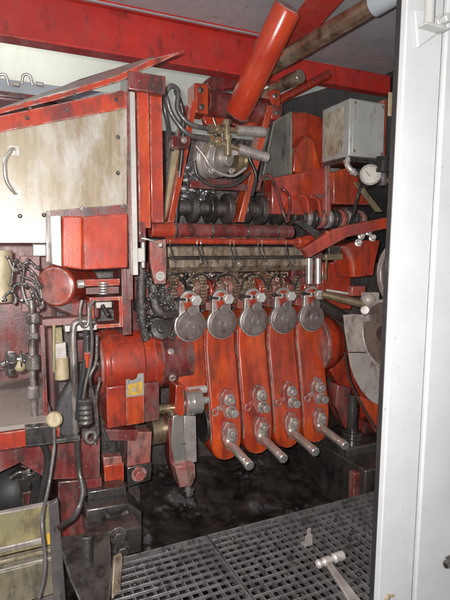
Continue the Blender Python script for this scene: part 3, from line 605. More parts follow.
for x,y in ((201,90),(202,107),(277,113),(275,96)): q.hexn(U(x,y,Y=2.90),FR,.014,.014)
q.each('bolt','dark',t,bev=.001)
MB().poly([(203,82),(212,75),(238,75),(243,88),(210,92)],3.1,.1).build('upper_lug','maroon',t,bev=.02)
MB().poly([(203,116),(262,116),(258,126),(206,125)],2.96,.05).build('lower_flange','red',t,bev=.006)
t = thing('hydraulic_cylinder', 'large glossy red cylinder tube slanting up to the right edge of the hood', 'cylinder', U(246,112,d=3.05))
a = U(236,116,d=3.0); b = U(288,7,d=2.6); d_ = b-a; L = d_.length
MB().lathe(a,d_,[(0,.072),(L*.02,.079),(L-.012,.079),(L,.073)],44).build('tube','cyl',t,bev=.001)
MB().lathe(b,d_,[(0,.07),(.004,.066),(.004,.02),(.008,.012)],32).build('end_face','red',t,bev=.001)
MB().lathe(a-d_.normalized()*.02,d_,[(0,.06),(.03,.084),(.04,.084)],30).build('foot_weld','maroon',t)
t = thing('stained_tube', 'long brown stained steel tube slanting above the cross beam with grey sleeve end', 'tube', U(270,75,d=3.3))
a = U(262,72,d=3.2); b = U(398,-10,d=2.4)
MB().cyl(a,b,.052,n=32).build('tube','tube',t)
d_ = (b-a); MB().lathe(a+d_*.86,d_,[(0,.052),(.0,.062),(.2,.062)],32).build('sleeve','hoodedge',t)
t = thing('lower_tube', 'short stained tube stub below the long slanting tube', 'tube', U(270,95,d=3.5))
MB().cyl(U(258,96,d=3.5),U(301,76,d=3.2),.045).build('tube','tube',t)
tag(MB().cyl(U(270,105,d=3.5),U(330,74,d=3.6),.032).build('red_rod','red'),'thin red rod below the stained tube stub','rod')
tag(MB().poly([(182,148),(173,148),(163,225),(172,225)],2.88,.03).build('wooden_strip','knob'),'pale worn strip standing beside the left slanting red arm','strip')
t = thing('hose_clamp', 'small maroon clamp block holding the black hoses', 'clamp', U(178,145,Y=2.75))
MB().pbox(172,136,189,148,2.74,.06).build('block','maroon',t)
MB().hexn(U(184,140,Y=2.74),FR,.014,.012).build('bolt','worn',t)
# valve cluster
t = thing('swivel_valve', 'oily steel swivel valve body with stacked rings between the slanting arms', 'valve', U(222,178,Y=2.9))
c = U(216,158,Y=2.82); ax = V((.55,-.75,-.15)).normalized()
MB().lathe(c-ax*.1,ax,[(0,.11),(.03,.13),(.05,.13),(.052,.115),(.07,.115),(.072,.125),(.1,.125),(.102,.1),(.13,.1),(.132,.11),(.15,.11),(.155,.05),(.2,.045)],36).build('body','worn',t,bev=.002)
MB().lathe(c+V((.12,.0,.0)),X_,[(0,.08),(.03,.085),(.034,.07),(.05,.07),(.052,.085),(.07,.08)],28).build('rings','brass',t,bev=.002)
q = MB()
for k in range(7): q.hexn(c+V((random.uniform(-.1,.16),-.1,random.uniform(-.1,.12))),FR,.014,.03)
q.each('bolt','worn',t,bev=.001)
def fitting(p0,p1,lab):
    a=U(*p0,Y=2.7); b=U(*p1,Y=2.66); d_=(b-a).normalized(); L=(b-a).length
    t=thing('hose_fitting',lab,'fitting',a,'threaded hose fittings on the swivel valve')
    MB().hexn(a,d_,.028,.04,False).hexn(a+d_*.05,d_,.032,.03,False).cyl(a,a+d_*(L*.5),.018).build('nuts','brass',t,bev=.001)
    pr=[]; s=L*.5
    for k in range(12):
        pr+=[(s+k*L*.5/12,.031),(s+k*L*.5/12+.005,.031),(s+k*L*.5/12+.0055,.027),(s+(k+1)*L*.5/12-.0005,.027)]
    MB().lathe(a,d_,pr,24).build('threaded_end','worn',t,bev=0)
    m=a+d_*(L*.32); MB().cyl(m-Z_*.06,m+Z_*.05,.022).hexn(m+Z_*.03,Z_,.028,.03,False).build('tee','brass',t,bev=.001)
    return t
fitting((208,129),(265,132),'upper threaded steel hose fitting on the swivel valve')
fitting((208,139),(268,158),'lower threaded steel hose fitting, slanting down right')
def hose(pts,r,lab,m='black',cat='hose',nm='hose',grp=None,n=10):
    return tag(MB().tube(pts,r,n,7).build(nm,m,bev=0),lab,cat,grp)
hose([U(164,104,d=2.75),U(166,92,d=2.7),U(172,86,d=2.7),U(178,92,d=2.7),U(178,110,d=2.72),U(190,124,d=2.75),U(209,129,d=2.8)],.0145,'upper black hose looping from behind the post to the upper fitting','hose')
hose([U(172,150,d=2.9),U(167,120,d=2.75),U(162,98,d=2.7),U(166,97,d=2.65),U(172,115,d=2.68),U(188,134,d=2.72),U(209,140,d=2.8)],.0145,'lower black hose curving down to the lower fitting','hose')
hose([U(176,90,d=2.8),U(183,115,d=2.85),U(182,150,d=2.9),U(178,190,d=2.95),U(176,222,d=3.0)],.015,'black hose hanging down behind the left slanting arm')
random.seed(5)
for lab,pp,rr_,mm in (
  ('thin steel pipe crossing in front of the swivel valve rings',[(196,146),(204,156),(214,170),(232,176),(246,168)],.009,'worn'),
  ('thin dark pipe curling under the swivel valve',[(194,160),(198,176),(214,186),(236,184),(250,172)],.01,'dark'),
  ('short dark hose bridging the two threaded fittings',[(214,132),(222,142),(230,146),(238,140)],.01,'dark'),
  ('thin brown pipe dropping from the yoke to the swivel valve',[(213,118),(216,130),(210,142),(204,156)],.008,'tube'),
  ('black pipe rising beside the right slanting arm',[(252,196),(256,176),(250,160),(246,146)],.011,'black')):
    tag(MB().tube([U(x,y,Y=2.70) for x,y in pp],rr_,10,6).build('pipe_run',mm,bev=0),lab,'pipe')
t = thing('valve_block', 'small greasy steel valve block above the stacked rings', 'valve block', U(214,150,Y=2.76))
MB().poly([(207,136),(226,134),(228,147),(210,150)],2.76,.08).build('body','tarnish',t,bev=.006)
MB().hexn(U(212,143,Y=2.76),FR,.02,.03).hexn(U(222,141,Y=2.76),FR,.016,.03).hexn(U(231,150,Y=2.74),(.4,-1,-.3),.03,.05).each('plug','steel',t)
MB().poly([(232,140),(244,141),(244,150),(233,150)],2.78,.08).build('side_body','dark',t,bev=.006)
# crumpled foil hose + black rollers
q = MB(); 
for k in range(110):
    c = U(random.uniform(183,214),random.uniform(165,210),Y=random.uniform(3.02,3.1)); q.ball(c,random.uniform(.012,.04),8,.7)
tag(q.build('foil_wrap','foil',bev=0),'crumpled silvery foil wrapping between the slanting red arms','foil')
t = thing('roller_shaft', 'dark shaft of black rollers behind the round maroon bar', 'roller shaft', U(230,220,Y=3.0))
a = U(176,207,Y=3.0); MB().cyl(a,a+X_*1.05,.05).build('shaft','cast',t)
for k in range(8):
    MB().lathe(a+X_*(.08+.125*k),X_,[(0,.085),(.008,.1),(.045,.1),(.052,.085)],30).build('roller',('cast','dark')[k%2],t,bev=.003)
hose([U(258,190,Y=2.85),U(262,178,Y=2.85),U(270,176,Y=2.85),U(277,192,Y=2.8),U(283,212,Y=2.75),U(287,222,Y=2.75)],.011,'dark red thin hose arching behind the maroon bar','maroon')
hose([U(288,222,Y=2.8),U(290,200,Y=2.85),U(284,190,Y=2.85),U(275,190,Y=2.9),U(268,200,Y=2.9)],.011,'second dark red hose curving down to the bar end','maroon')
tag(MB().box((.95,3.25,1.25),(2.2,3.35,2.2)).build('dark_backplate','cast'),'dark oily backplate behind the slanting red arms','backplate')
#PART4
# ================================================================== RIGHT UPPER
t = thing('mesh_guard', 'tapered wire mesh guard in front of the red casting', 'guard', U(280,175,Y=2.95))
pA,pB,pC,pD = U(274,122,Y=2.9),U(291,112,Y=2.9),U(291,174,Y=2.9),U(262,180,Y=2.9)
g = MB(); n = 34
for k in range(n+1):
    f_ = k/n; g.tube([pA.lerp(pD,f_),pB.lerp(pC,f_)],.0016,5,1)
for k in range(22):
    f_ = k/21; g.tube([pA.lerp(pB,f_),pD.lerp(pC,f_)],.0016,5,1)
g.build('wire_mesh','mesh',t,bev=0)
MB().tube([pB,pC],.009,8,1).tube([pA,pB],.007,8,1).tube([pC,pD],.007,8,1).tube([pA,pD],.007,8,1).build('rim','mesh',t,bev=0)
MB().prism([pA+Y_*.05,pB+Y_*.05,pC+Y_*.05,pD+Y_*.05],(0,.04,0)).build('inner_plate','dark',t)
t = thing('upper_casting', 'large bright red casting under the grey junction box', 'casting', U(310,220,Y=2.95))
MB().poly([(290,112),(306,112),(324,118),(324,172),(290,175)],3.0,.12).build('rear_block','red',t,bev=.01)
MB().poly([(293,172),(295,150),(306,134),(314,140),(322,168),(322,174)],2.93,.08).build('cone','bred',t,bev=.012)
MB().poly([(272,178),(331,166),(332,216),(272,214)],2.86,.12).build('front_block','red',t,bev=.008)
MB().poly([(333,172),(352,166),(366,185),(370,205),(334,204)],2.8,.12).build('side_block','bred',t,bev=.008)
MB().poly([(326,166),(330,166),(330,216),(326,216)],2.84,.02).build('worn_rib','rub',t,bev=.002)
MB().poly([(300,196),(326,194),(326,197),(300,199)],2.845,.015).build('rib','maroon',t,bev=.002)
q = MB(); 
for x,y in ((306,202),(318,205)): q.tube([U(x-8,196,Y=2.83),U(x,y-4,Y=2.82),U(x+3,y+12,Y=2.83)],.016,10)
q.build('cast_ribs','red',t,bev=0)
t = thing('coupling', 'worn grey coupling rings beneath the red casting', 'coupling', U(345,215,Y=2.9))
a = U(300,218,Y=2.9); MB().cyl(a,a+X_*.55,.055).build('shaft','cast',t)
for k in range(9): MB().lathe(a+X_*(.03+.058*k),X_,[(0,.062),(.006,.07),(.03,.07),(.036,.062)],24).build('ring',('worn','dark','rub')[k%3],t,bev=.002)
# junction box
Yj = 2.6; xa = U(349.5,125,Y=Yj).x; xb = U(385,125,Y=Yj).x; za = U(349,155.5,Y=Yj).z; zb_ = U(349,97.5,Y=Yj).z
ysd = U(322,130,X=xa).y
t = thing('junction_box', 'light grey junction box with stained label on its left side', 'junction box', ((xa+xb)/2,Yj,za))
MB().box((xa,Yj,za),(xb,min(ysd,3.05),zb_)).build('housing','boxgrey',t,bev=.008)
MB().box((xa+.02,Yj-.008,za+.015),(xb-.015,Yj-.001,zb_-.015)).build('front_cover','boxgrey',t,bev=.003)
MB().box((xa-.006,Yj+.06,za+.03),(xa-.001,min(ysd,3.05)-.04,zb_-.04)).build('label','label',t,bev=.001)
q = MB()
for x in (xa+.035,xb-.03):
    for z_ in (za+.03,zb_-.03): q.lathe((x,Yj-.008,z_),FR,[(0,.009),(.005,.008),(.007,.002)],12)
q.each('screw','brass',t,bev=0)
MB().box((xb+.002,Yj+.02,za-.02),(xb+.03,Yj+.1,zb_+.03)).build('mounting_plate','red',t)
MB().box((xa+.01,Yj+.03,za-.03),(xb-.01,min(ysd,3.0),za-.001)).build('under_plate','dark',t)
t = thing('elbow_fitting', 'shiny steel elbow fitting below the grey junction box', 'fitting', U(352,172,Y=2.62))
MB().tube([U(348,158,Y=2.63),U(347,164,Y=2.62),U(351,170,Y=2.6),U(356,174,Y=2.6)],.018,12).hexn(U(347,160,Y=2.63),-Z_,.024,.02,False).hexn(U(352,171,Y=2.6),(1,0,-.6),.024,.02,False).build('elbow','steel',t,bev=.001)
t = thing('pressure_gauge', 'round pressure gauge with pale dial under the junction box', 'gauge', U(368,186,Y=2.5))
c = U(370,175,Y=2.47); ax = V((-.5,-.85,.1)).normalized()
MB().lathe(c-ax*.09,ax,[(0,.05),(.02,.066),(.085,.066),(.09,.06)],32).build('case','black',t,bev=.002)
MB().ring(c-ax*.002,ax,.054,.066,.014,32).build('bezel','worn',t,bev=.001)
dl = MB().lathe(c+ax*.001,ax,[(0,.055),(.003,.055)],32).build('dial','dial',t,bev=0)
fx = frame(ax)
q = MB()
for k in range(13):
    a_ = math.radians(-40+k*21.6); u = fx[1]*math.cos(a_)+fx[2]*math.sin(a_); q.tube([c+ax*.005+u*.04,c+ax*.005+u*.05],.0012,6,1)
q.tube([c+ax*.006-fx[2]*.01,c+ax*.006+(fx[1]*.6+fx[2]*.5)*.045],.0018,6,1); q.build('pointer','black',dl,bev=0)
t = thing('regulator', 'black ribbed regulator knob next to the pressure gauge', 'regulator', U(384,180,Y=2.45))
c = U(383,165,Y=2.45)
MB().lathe(c+Z_*-.05,(0,0,1),[(0,.05)]+[(.01+.012*k+(.006 if j else 0),.056-(.005 if j else 0)) for k in range(6) for j in (0,1)]+[(.1,.045)],20).build('knob','black',t,bev=.001)
MB().cyl(c-Z_*.13,c-Z_*.05,.03).build('body','cast',t)
MB().hexn(U(386,180,Y=2.43),(1,-.3,-.2),.02,.04,False).build('fitting','brass',t,bev=.001)
tag(MB().poly([(354,183),(360,182),(383,212),(376,212)],2.55,.012).build('brass_strap','brass'),'slanting brass strap below the pressure gauge','strap')
hose([U(362,182,Y=2.52),U(358,195,Y=2.5),U(354,212,Y=2.55),U(350,224,Y=2.6)],.01,'thin black hose hanging from the pressure gauge')
# red arm
t = thing('handle_arm', 'flat cranked red arm reaching right above the brass fitting', 'arm', U(340,240,Y=2.5))
MB().poly([(303,249),(330,231),(348,225),(388,217),(390,228),(348,237),(335,244),(309,258)],2.5,.05).build('bar','red',t,bev=.006)
tag(MB().poly([(295,222),(302,220),(326,236),(318,239)],2.58,.03).build('dark_link','dark'),'short dark diagonal link behind the cranked red arm','link')
tag(MB().poly([(290,240),(318,233),(322,236),(318,246),(302,250)],2.64,.05).build('red_socket','bred',bev=.01),'small bright red socket at the end of the thin red rail','socket')
t = thing('guide_bushes', 'pair of shiny upright steel bushes under the cranked arm', 'bushes', U(313,280,Y=2.7))
for x in (309,318): MB().cyl(U(x,284,Y=2.68),U(x,258,Y=2.68),.022).build('bush','pinsteel',t)
t = thing('grease_fitting', 'small brass coloured fitting with thin pipe under the cranked arm', 'fitting', U(334,262,Y=2.6))
MB().pbox(326,254,343,260,2.6,.04).build('block','brass',t)
MB().pbox(329,246,341,254,2.62,.03).build('dark_cap','dark',t)
MB().tube([U(327,258,Y=2.58),U(326,268,Y=2.58),U(326,280,Y=2.6)],.006,8).build('pipe','brass',t,bev=0)
t = thing('right_casting', 'red casting with flat faces beside the flywheel', 'casting', U(355,290,Y=2.8))
MB().poly([(341,246),(360,240),(381,240),(376,262),(374,276),(352,278),(350,262)],2.62,.2).build('upper_face','red',t,bev=.012)
MB().poly([(322,262),(351,262),(352,310),(322,308)],2.8,.15).build('lower_face','red',t,bev=.012)
MB().poly([(330,370),(350,350),(378,395),(380,440),(360,420)],2.9,.1).build('lower_web','red',t,bev=.012)
t = thing('bolt_cluster', 'pale steel bolts on top of the right red casting', 'bolts', U(365,240,Y=2.58))
for x,y in ((361,236),(368,232),(372,238),(358,243)): MB().hexn(U(x,y,Y=2.58),(-.3,-1,.2),.018,.03).build('bolt','steel',t,bev=.001)
# flywheel on X axis partially hidden by the door
t = thing('flywheel', 'grey brown flywheel disc partly hidden by the white door', 'flywheel', (2.3,2.45,.6))
cz_ = U(392,335,Y=2.28).z
MB().ring((2.15,2.31,cz_),X_,.2,.22,.05,64).build('rim','worn',t,bev=.003)
MB().lathe((2.156,2.31,cz_),X_,[(0,.05),(0,.201),(.03,.201)],60).build('wheel','wheel',t,bev=.004)
MB().lathe((2.13,2.31,cz_),X_,[(0,.03),(.0,.055),(.04,.06)],30).build('hub','dark',t,bev=.003)
t = thing('upper_pulley', 'grey brown pulley above the flywheel at the door edge', 'pulley', (2.3,2.33,1.1))
cz_ = U(392,274,Y=2.33).z
MB().ring((2.25,2.29,cz_),X_,.185,.22,.05,64).build('rim','worn',t,bev=.003)
MB().lathe((2.262,2.29,cz_),X_,[(0,.05),(0,.186),(.03,.186)],50).build('wheel','wheel',t,bev=.004)
MB().lathe((2.22,2.29,cz_),X_,[(0,.04),(.05,.05)],24).build('hub','dark',t)
# curved guard
t = thing('curved_guard', 'pale oil spattered curved sheet guard right of the red drum', 'guard', U(360,400,Y=2.55))
up_ = [(344,315),(355,314),(366,315),(376,320),(378,352),(349,352),(346,335)]
MB().poly(up_,2.52,.012).build('upper_sheet','guard',t,bev=.002)
MB().poly([(349,353),(378,353),(382,366),(388,380),(392,395),(392,413),(384,410),(376,405),(368,398),(361,389),(355,378),(351,366)],2.52,.012).build('lower_sheet','guard',t,bev=.002)
t = thing('brass_rod', 'oily brass coloured rod between the rightmost lever and the pale joint', 'rod', U(345,305,Y=2.6))
MB().cyl(U(322,294,Y=2.62),U(366,305,Y=2.5),.026).build('rod','brass',t)
MB().cyl(U(315,300,Y=2.75),U(345,318,Y=2.7),.04).build('lower_rod','dark',t)
tag(MB().cyl(U(326,290,Y=2.66),U(350,294,Y=2.6),.009).build('thin_rod','steel'),'very thin steel rod above the brass coloured rod','rod')
t = thing('pivot_joint', 'pale worn pivot joint above the curved guard', 'joint', U(368,318,Y=2.48))
c = U(368,300,Y=2.5)
MB().ball(c,.05,20).cyl(c,c+V((.1,.02,-.06)),.035).cyl(U(365,310,Y=2.5),U(365,310,Y=2.44),.03).box(c+V((-.02,-.02,-.03)),c+V((.08,.05,.05))).build('joint','guard',t,bev=.006)
MB().hexn(U(365,317,Y=2.5),FR,.028,.04).build('bolt','worn',t,bev=.001)
MB().pbox(352,286,366,296,2.56,.06).build('red_block','rub',t,bev=.008)
tag(MB().tube([U(345,352,Y=2.5),U(350,380,Y=2.48),U(362,405,Y=2.42),U(378,432,Y=2.35)],.007,8).build('black_cable','black',bev=0),'thin black cable following the edge of the curved guard','cable')
tag(MB().poly([(357,395),(390,410),(390,445),(376,432)],2.5,.03).build('red_gusset','bred'),'bright red triangular plate under the curved guard','plate')
# ================================================================== WHITE DOOR
Yd = 1.3
el = U(390.5,300,Y=Yd).x; sm_ = U(427,300,Y=Yd).x
t = thing('cabinet_door', 'large scuffed white metal cabinet door standing at the right edge', 'door', ((el+sm_)/2,Yd,-.05))
MB().box((el,Yd,-.3),(sm_-.004,Yd+.03,2.75)).build('stile','white',t,bev=.006)
MB().box((sm_+.001,Yd-.012,-.3),(sm_+.6,Yd+.02,2.75)).build('door_leaf','white',t,bev=.008)
MB().box((sm_-.004,Yd+.006,-.3),(sm_+.001,Yd+.02,2.75)).build('seam','dark',t,bev=0)
MB().box((el+.004,Yd+.031,-.3),(el+.02,Yd+.055,2.75)).build('shaded_seal','black',t,bev=.003)  # black edge strip; shade on the door's side is put into its colour
MB().box((el+.012,Yd+.057,-.3),(el+.02,Yd+.064,2.75)).build('inner_edge','maroon',t,bev=.003)
h = U(420,25,Y=Yd)
hp = MB().prism([U(409,8,Y=Yd-.012),U(426,8,Y=Yd-.012),U(434,20,Y=Yd-.012),U(432,32,Y=Yd-.012),U(413,46,Y=Yd-.012)],(0,.012,0)).build('hinge_plate','white',t,bev=.003)
MB().cyl(U(424,-12,Y=Yd-.03),U(423,24,Y=Yd-.03),.016).box(U(420,22,Y=Yd-.05),U(434,30,Y=Yd-.012)).build('hinge_pin','boxgrey',hp,bev=.002)
MB().hexn(U(435,19,Y=Yd-.015),FR,.016,.03).build('bolt','boxgrey',t,bev=.002)
q = MB(); b = U(389,597,Y=Yd-.001)
q.lathe(b,FR,[(0,.014),(.004,.012),(.008,.004)],16).box(b+V((.015,-.006,-.002)),b+V((.03,-.0005,.008))).build('screw','knob',t,bev=0)
t.rotation_euler.y = .017; t.location.x -= .0105
b = U(449,560,Y=Yd-.013); MB().hexn(b,FR,.02,.03).build('latch','dark',t,bev=.002)
tag(MB().box((2.87,1.7,-.3),(2.95,3.6,3.0)).build('dark_side_panel','black'),'dark side panel in the gap left of the white door','panel')
tag(MB().pbox(389,92,393,116,1.9,.01).build('small_tag','knob'),'small tan label plate in the dark gap beside the white door','plate')
#PART5
# ================================================================== LEFT MIDDLE CLUTTER
t = thing('left_cabinet', 'mauve machine cabinet wall behind the steel pipe fittings', 'cabinet', (.0,3.2,.9))
MB().box((-1.2,3.2,-.3),(.30,3.3,2.0)).build('wall_plate','mauve',t)
MB().poly([(20,256),(40,256),(40,312),(22,312)],2.75,.1).build('front_plate','mauve',t,bev=.004)
MB().poly([(33,240),(46,240),(46,256),(33,256)],2.8,.05).build('white_tab','strip',t,bev=.003)
tag(MB().cyl(U(1,250,Y=2.5),U(1,302,Y=2.5),.05).build('tan_canister','knob'),'tan canister at the left edge beside the pipe fittings','canister')
tag(MB().poly([(-20,304),(30,302),(28,368),(-20,372)],2.85,.1).build('maroon_plate','maroon'),'maroon plate low at the left edge under the pipe fittings','plate')
# steel pipe fittings cluster (each a fitting)
q = MB(); random.seed(11)
path = [(14,285),(22,272),(30,276),(36,288),(40,300),(44,310)]
def chainpts(pp,Y): return [U(x,y,Y=Y) for x,y in pp]
t = thing('pipe_manifold', 'tangle of dull steel elbows and lubrication pipe fittings at the left', 'manifold', U(25,312,Y=2.45))
for pp in ([(8,258),(14,270),(26,268),(34,274),(40,288),(43,306)],[(18,266),(30,262),(36,268)],[(16,284),(26,284),(34,290),(40,304)],[(2,300),(10,292),(20,300),(34,298)],[(14,262),(12,282),(16,300)],[(24,268),(22,286),(26,302)],[(20,276),(34,282),(42,300)]):
    m_ = MB().tube(chainpts(pp,2.45),.007,10,5)
    for x,y in pp: m_.hexn(U(x,y,Y=2.45)-Y_*.005,(random.uniform(-1,1),-.3,random.uniform(-1,1)),.010,.022,False)
    m_.build('pipe','tarnish' if random.random()<.4 else 'dark',t,bev=.001)
t = thing('vertical_pipe', 'upright dull steel pipe with thick couplings at the left', 'pipe', U(34,430,Y=2.35))
MB().tube(chainpts([(31,300),(33,330),(32,360),(34,395),(35,440)],2.4),.015,12).build('pipe','tarnish',t,bev=0)
for y,h_,r_ in ((318,.05,.03),(336,.03,.026),(362,.07,.034),(392,.06,.026)): MB().lathe(U(33,y,Y=2.4)-Z_*h_/2,Z_,[(0,r_*.8),(.005,r_),(h_-.005,r_),(h_,r_*.8)],16).build('coupling','tarnish',t,bev=.002)
t = thing('cross_pipe', 'dark horizontal valve pipe crossing behind the steel pipe', 'valve pipe', U(15,368,Y=2.45))
MB().tube(chainpts([(2,366),(14,360),(26,358),(36,356)],2.45),.02,12).hexn(U(6,362,Y=2.43),X_,.04,.04).hexn(U(20,360,Y=2.43),X_,.034,.04).cyl(U(10,352,Y=2.43),U(10,375,Y=2.43),.022).build('valve','dark',t,bev=.003)
MB().ball(U(20,366,Y=2.42),.028,14).build('ball','knob',t,bev=0)
tag(MB().pbox(42,325,46.5,425,2.38,.03).build('thin_post','maroon'),'thin upright maroon post left of the yellow valve','post')
t = thing('yellow_valve', 'grimy pale yellow valve hanging under the rail', 'valve', U(60,380,Y=2.42))
MB().poly([(52,328),(62,327),(63,345),(53,347)],2.42,.04).build('top_block','olive',t,bev=.004)
MB().poly([(54,344),(66,342),(67,358),(55,360)],2.40,.05).build('grey_block','worn',t,bev=.004)
MB().cyl(U(61,357,Y=2.42),U(62,379,Y=2.42),.034).cyl(U(56,350,Y=2.42),U(56,372,Y=2.42),.018).build('body','knob',t,bev=.004)
MB().cyl(U(54,325,Y=2.4),U(54,370,Y=2.4),.007).build('pipe','olive',t,bev=0)
tag(MB().tube(chainpts([(95,322),(78,322),(73,332),(74,370),(75,410),(76,432)],2.32),.016,12).build('grey_conduit','tarnish',bev=0),'dull grey conduit running down right of the yellow valve','conduit')
for pp,r_,lb,m_ in (([(86,330),(86,350),(84,372),(80,395),(78,420)],.014,'dark hose right of the grey conduit','black'),
    ([(94,300),(90,310),(92,340),(90,365),(84,390),(82,415)],.008,'thin dark cable curving past the drum end','hose'),
    ([(97,335),(96,362),(90,378),(94,400),(97,425)],.007,'thin cable close to the drum end ring','dark'),
    ([(100,380),(96,400),(98,430),(95,445)],.006,'thinnest cable below the drum end ring','dark'),
    ([(82,300),(80,312),(82,326),(88,324),(89,306)],.007,'short looped pipe left of the square bracket','tarnish')):
    tag(MB().tube(chainpts(pp,2.3),r_,8).build('cable',m_,bev=0),lb,'cable')
t = thing('sensor_plug', 'red and black cable plug above the dark cables', 'plug', U(86,375,Y=2.3))
MB().cyl(U(87,352,Y=2.3),U(86,368,Y=2.3),.018,.012).build('red_sleeve','red',t)
MB().cyl(U(87,335,Y=2.3),U(87,352,Y=2.3),.014).build('tip','dark',t)
tag(MB().pbox(72,340,86,362,2.5,.1).build('small_maroon_box','maroon'),'small maroon box behind the grey conduit','box')
# grey bag / oily cloth
q = MB(); q.prism([U(*p_,Y=2.36) for p_ in ((70,384),(77,380),(78,440),(60,438),(52,428),(60,402))],(0,.1,0))
tag(q.build('oily_rag','bluecloth',bev=.02),'dark grey oily rag hanging behind the round tan knob','rag')
t = thing('coupling_nut', 'ribbed dark coupling with open ring hook below', 'coupling', U(86,445,Y=2.3))
MB().lathe(U(85,398,Y=2.3),-Z_,[(0,.02),(.005,.034)]+[(.02+.012*k,.034-(.006 if k%2 else 0)) for k in range(9)]+[(.13,.02)],14).build('body','dark',t,bev=.001)
MB().ring(U(88,437,Y=2.28),(.4,-.9,.2),.018,.032,.03,24).build('ring','tarnish',t,bev=.003)
MB().cyl(U(80,385,Y=2.34),U(80,425,Y=2.34),.03).build('barrel','dark',t,bev=.004)
t = thing('tan_knob', 'round pale tan knob with thin cable running to the floor', 'knob', U(56,428,Y=2.15))  # round tan knob, purpose unknown
c = U(56,421,Y=2.15); MB().lathe(c+Y_*.04,(-.2,-1,.1),[(0,.028),(.01,.034),(.035,.034),(.045,.026),(.047,.001)],28).build('knob','knob',t,bev=.002)
MB().tube([U(54,428,Y=2.17),U(54,450,Y=2.15),U(48,490,Y=2.1),U(42,520,Y=1.98),U(45,555,Y=1.94),U(44,578,Y=1.92),U(39,598,Y=1.9)],.0075,10).build('cable','hose',t,bev=0)
tag(MB().poly([(25,428),(56,425),(56,440),(80,436),(80,441),(26,447)],2.2,.05).build('dark_mounting_plate','dark'),'dark mounting plate under the round tan knob','plate')
tag(MB().tube(chainpts([(42,440),(48,460),(43,490),(39,512)],2.35),.016,12).build('thick_black_hose','black',bev=0),'black hose dropping behind the thin cable','hose')
tag(MB().tube([U(77,436,Y=2.25),U(79,470,Y=2.25),U(83,492,Y=2.2),U(76,514,Y=2.15),U(64,524,Y=2.1),U(55,530,Y=2.05)],.013,12).build('curved_pipe','dark',bev=0),'thin dark steel pipe bending left above the tray end','pipe')
# table and lower beams
zt_ = .78
tag(MB().box((-1.2,2.25,zt_-.03),(U(36,425,Y=2.25).x,3.1,zt_)).build('side_table','bench'),'grey brown table top at the left edge','table') if False else None
tb = [U(-20,372,Y=3.0),U(42,372,Y=3.0)]
zt_ = U(20,425,Y=2.3).z
t = thing('side_table', 'grey brown flat table top with red front rail at the left edge', 'table', (0,2.6,zt_-.2))
MB().box((-1.0,2.3,zt_-.02),(.20,3.15,zt_)).build('top','bench',t)
MB().box((-1.0,2.29,zt_-.1),(.22,2.33,zt_-.022)).build('front_rail','red',t)
t = thing('lower_beam', 'maroon lower beam with dark opening under the side table', 'beam', (0,2.4,.1))
MB().poly([(-20,440),(44,442),(62,440),(100,438),(100,478),(48,480),(20,463),(-20,482)],2.42,.06).build('plate','maroon',t,bev=.004)
MB().poly([(58,482),(102,478),(102,535),(58,540)],2.5,.2).build('lower_plate','maroon',t,bev=.006)
t = thing('floor_junk', 'dark grey hoses and fittings in the opening under the maroon beam', 'fittings', U(25,505,Y=2.8))
MB().tube(chainpts([(10,478),(20,472),(30,474),(40,478)],2.6),.02,10).cyl(U(24,476,Y=2.58),U(28,498,Y=2.58),.03).hexn(U(30,476,Y=2.56),FR,.03,.03).hexn(U(36,472,Y=2.56),FR,.025,.03).build('fittings','dark',t,bev=.003)
MB().ball(U(12,490,Y=2.7),.12,16).build('bundle','bluecloth',t,bev=0)
MB().pbox(22,492,34,505,2.55,.05).build('red_block','maroon',t)
MB().tube(chainpts([(38,475),(36,490),(34,505)],2.55),.025,10).build('hose','black',t,bev=0)
# tray: stepped steel profile running along X
t = thing('steel_tray', 'stepped olive steel tray at the lower left with yellow edge marks', 'tray', (0,2.0,-.1))
xe = U(50,510,Y=2.2).x
z0_ = U(48,505,Y=2.2).z; z1_ = U(48,545,Y=2.2).z
MB().box((-1,2.2,z1_),(xe,2.22,z0_)).build('back_wall','olive',t,bev=.002)
z2_ = U(48,552,Y=2.1).z
MB().box((-1,2.10,z1_-.012),(xe,2.199,z1_-.002)).build('ledge','tray',t,bev=.002)
z3_ = z1_-.16
MB().box((-1,2.09,z3_),(xe,2.10,z1_-.004)).build('front_wall','tray',t,bev=.002)
MB().box((-1,1.95,z3_-.01),(xe+.02,2.089,z3_)).build('channel','hose',t,bev=.002)
MB().box((-1,1.93,z3_-.2),(xe+.04,1.949,z3_+.02)).build('front_plate','tray',t,bev=.002)
MB().box((-1,2.197,z0_),(xe,2.224,z0_+.006)).box((-1,2.092,z1_-.002),(xe,2.1,z1_+.004)).box((-1,1.93,z3_+.021),(xe+.04,1.952,z3_+.027)).build('lip','worn',t,bev=.001)
MB().box((-1,2.14,z1_-.001),(xe,2.15,z1_+.012)).build('rib','tray',t,bev=.002)
MB().box((-.08,2.185,z1_+.02),(.12,2.199,z1_+.045)).build('ridge','worn',t,bev=.003)
q = MB()
for x in (-.1,.02,.17,.2): pass
MB().box((.14,2.1985,z1_+.001),(.2,2.1995,z1_+.055)).build('yellow_mark','yellow',t,bev=0)
MB().box((-.14,2.1985,z1_+.001),(-.09,2.1995,z1_+.04)).build('yellow_mark','yellow',t,bev=0)
tag(MB().poly([(49,505),(58,500),(63,560),(66,600),(56,620),(52,575)],2.08,.03).build('tray_end_post','hose'),'grey rounded end post of the tray beside the steel bracket','post')
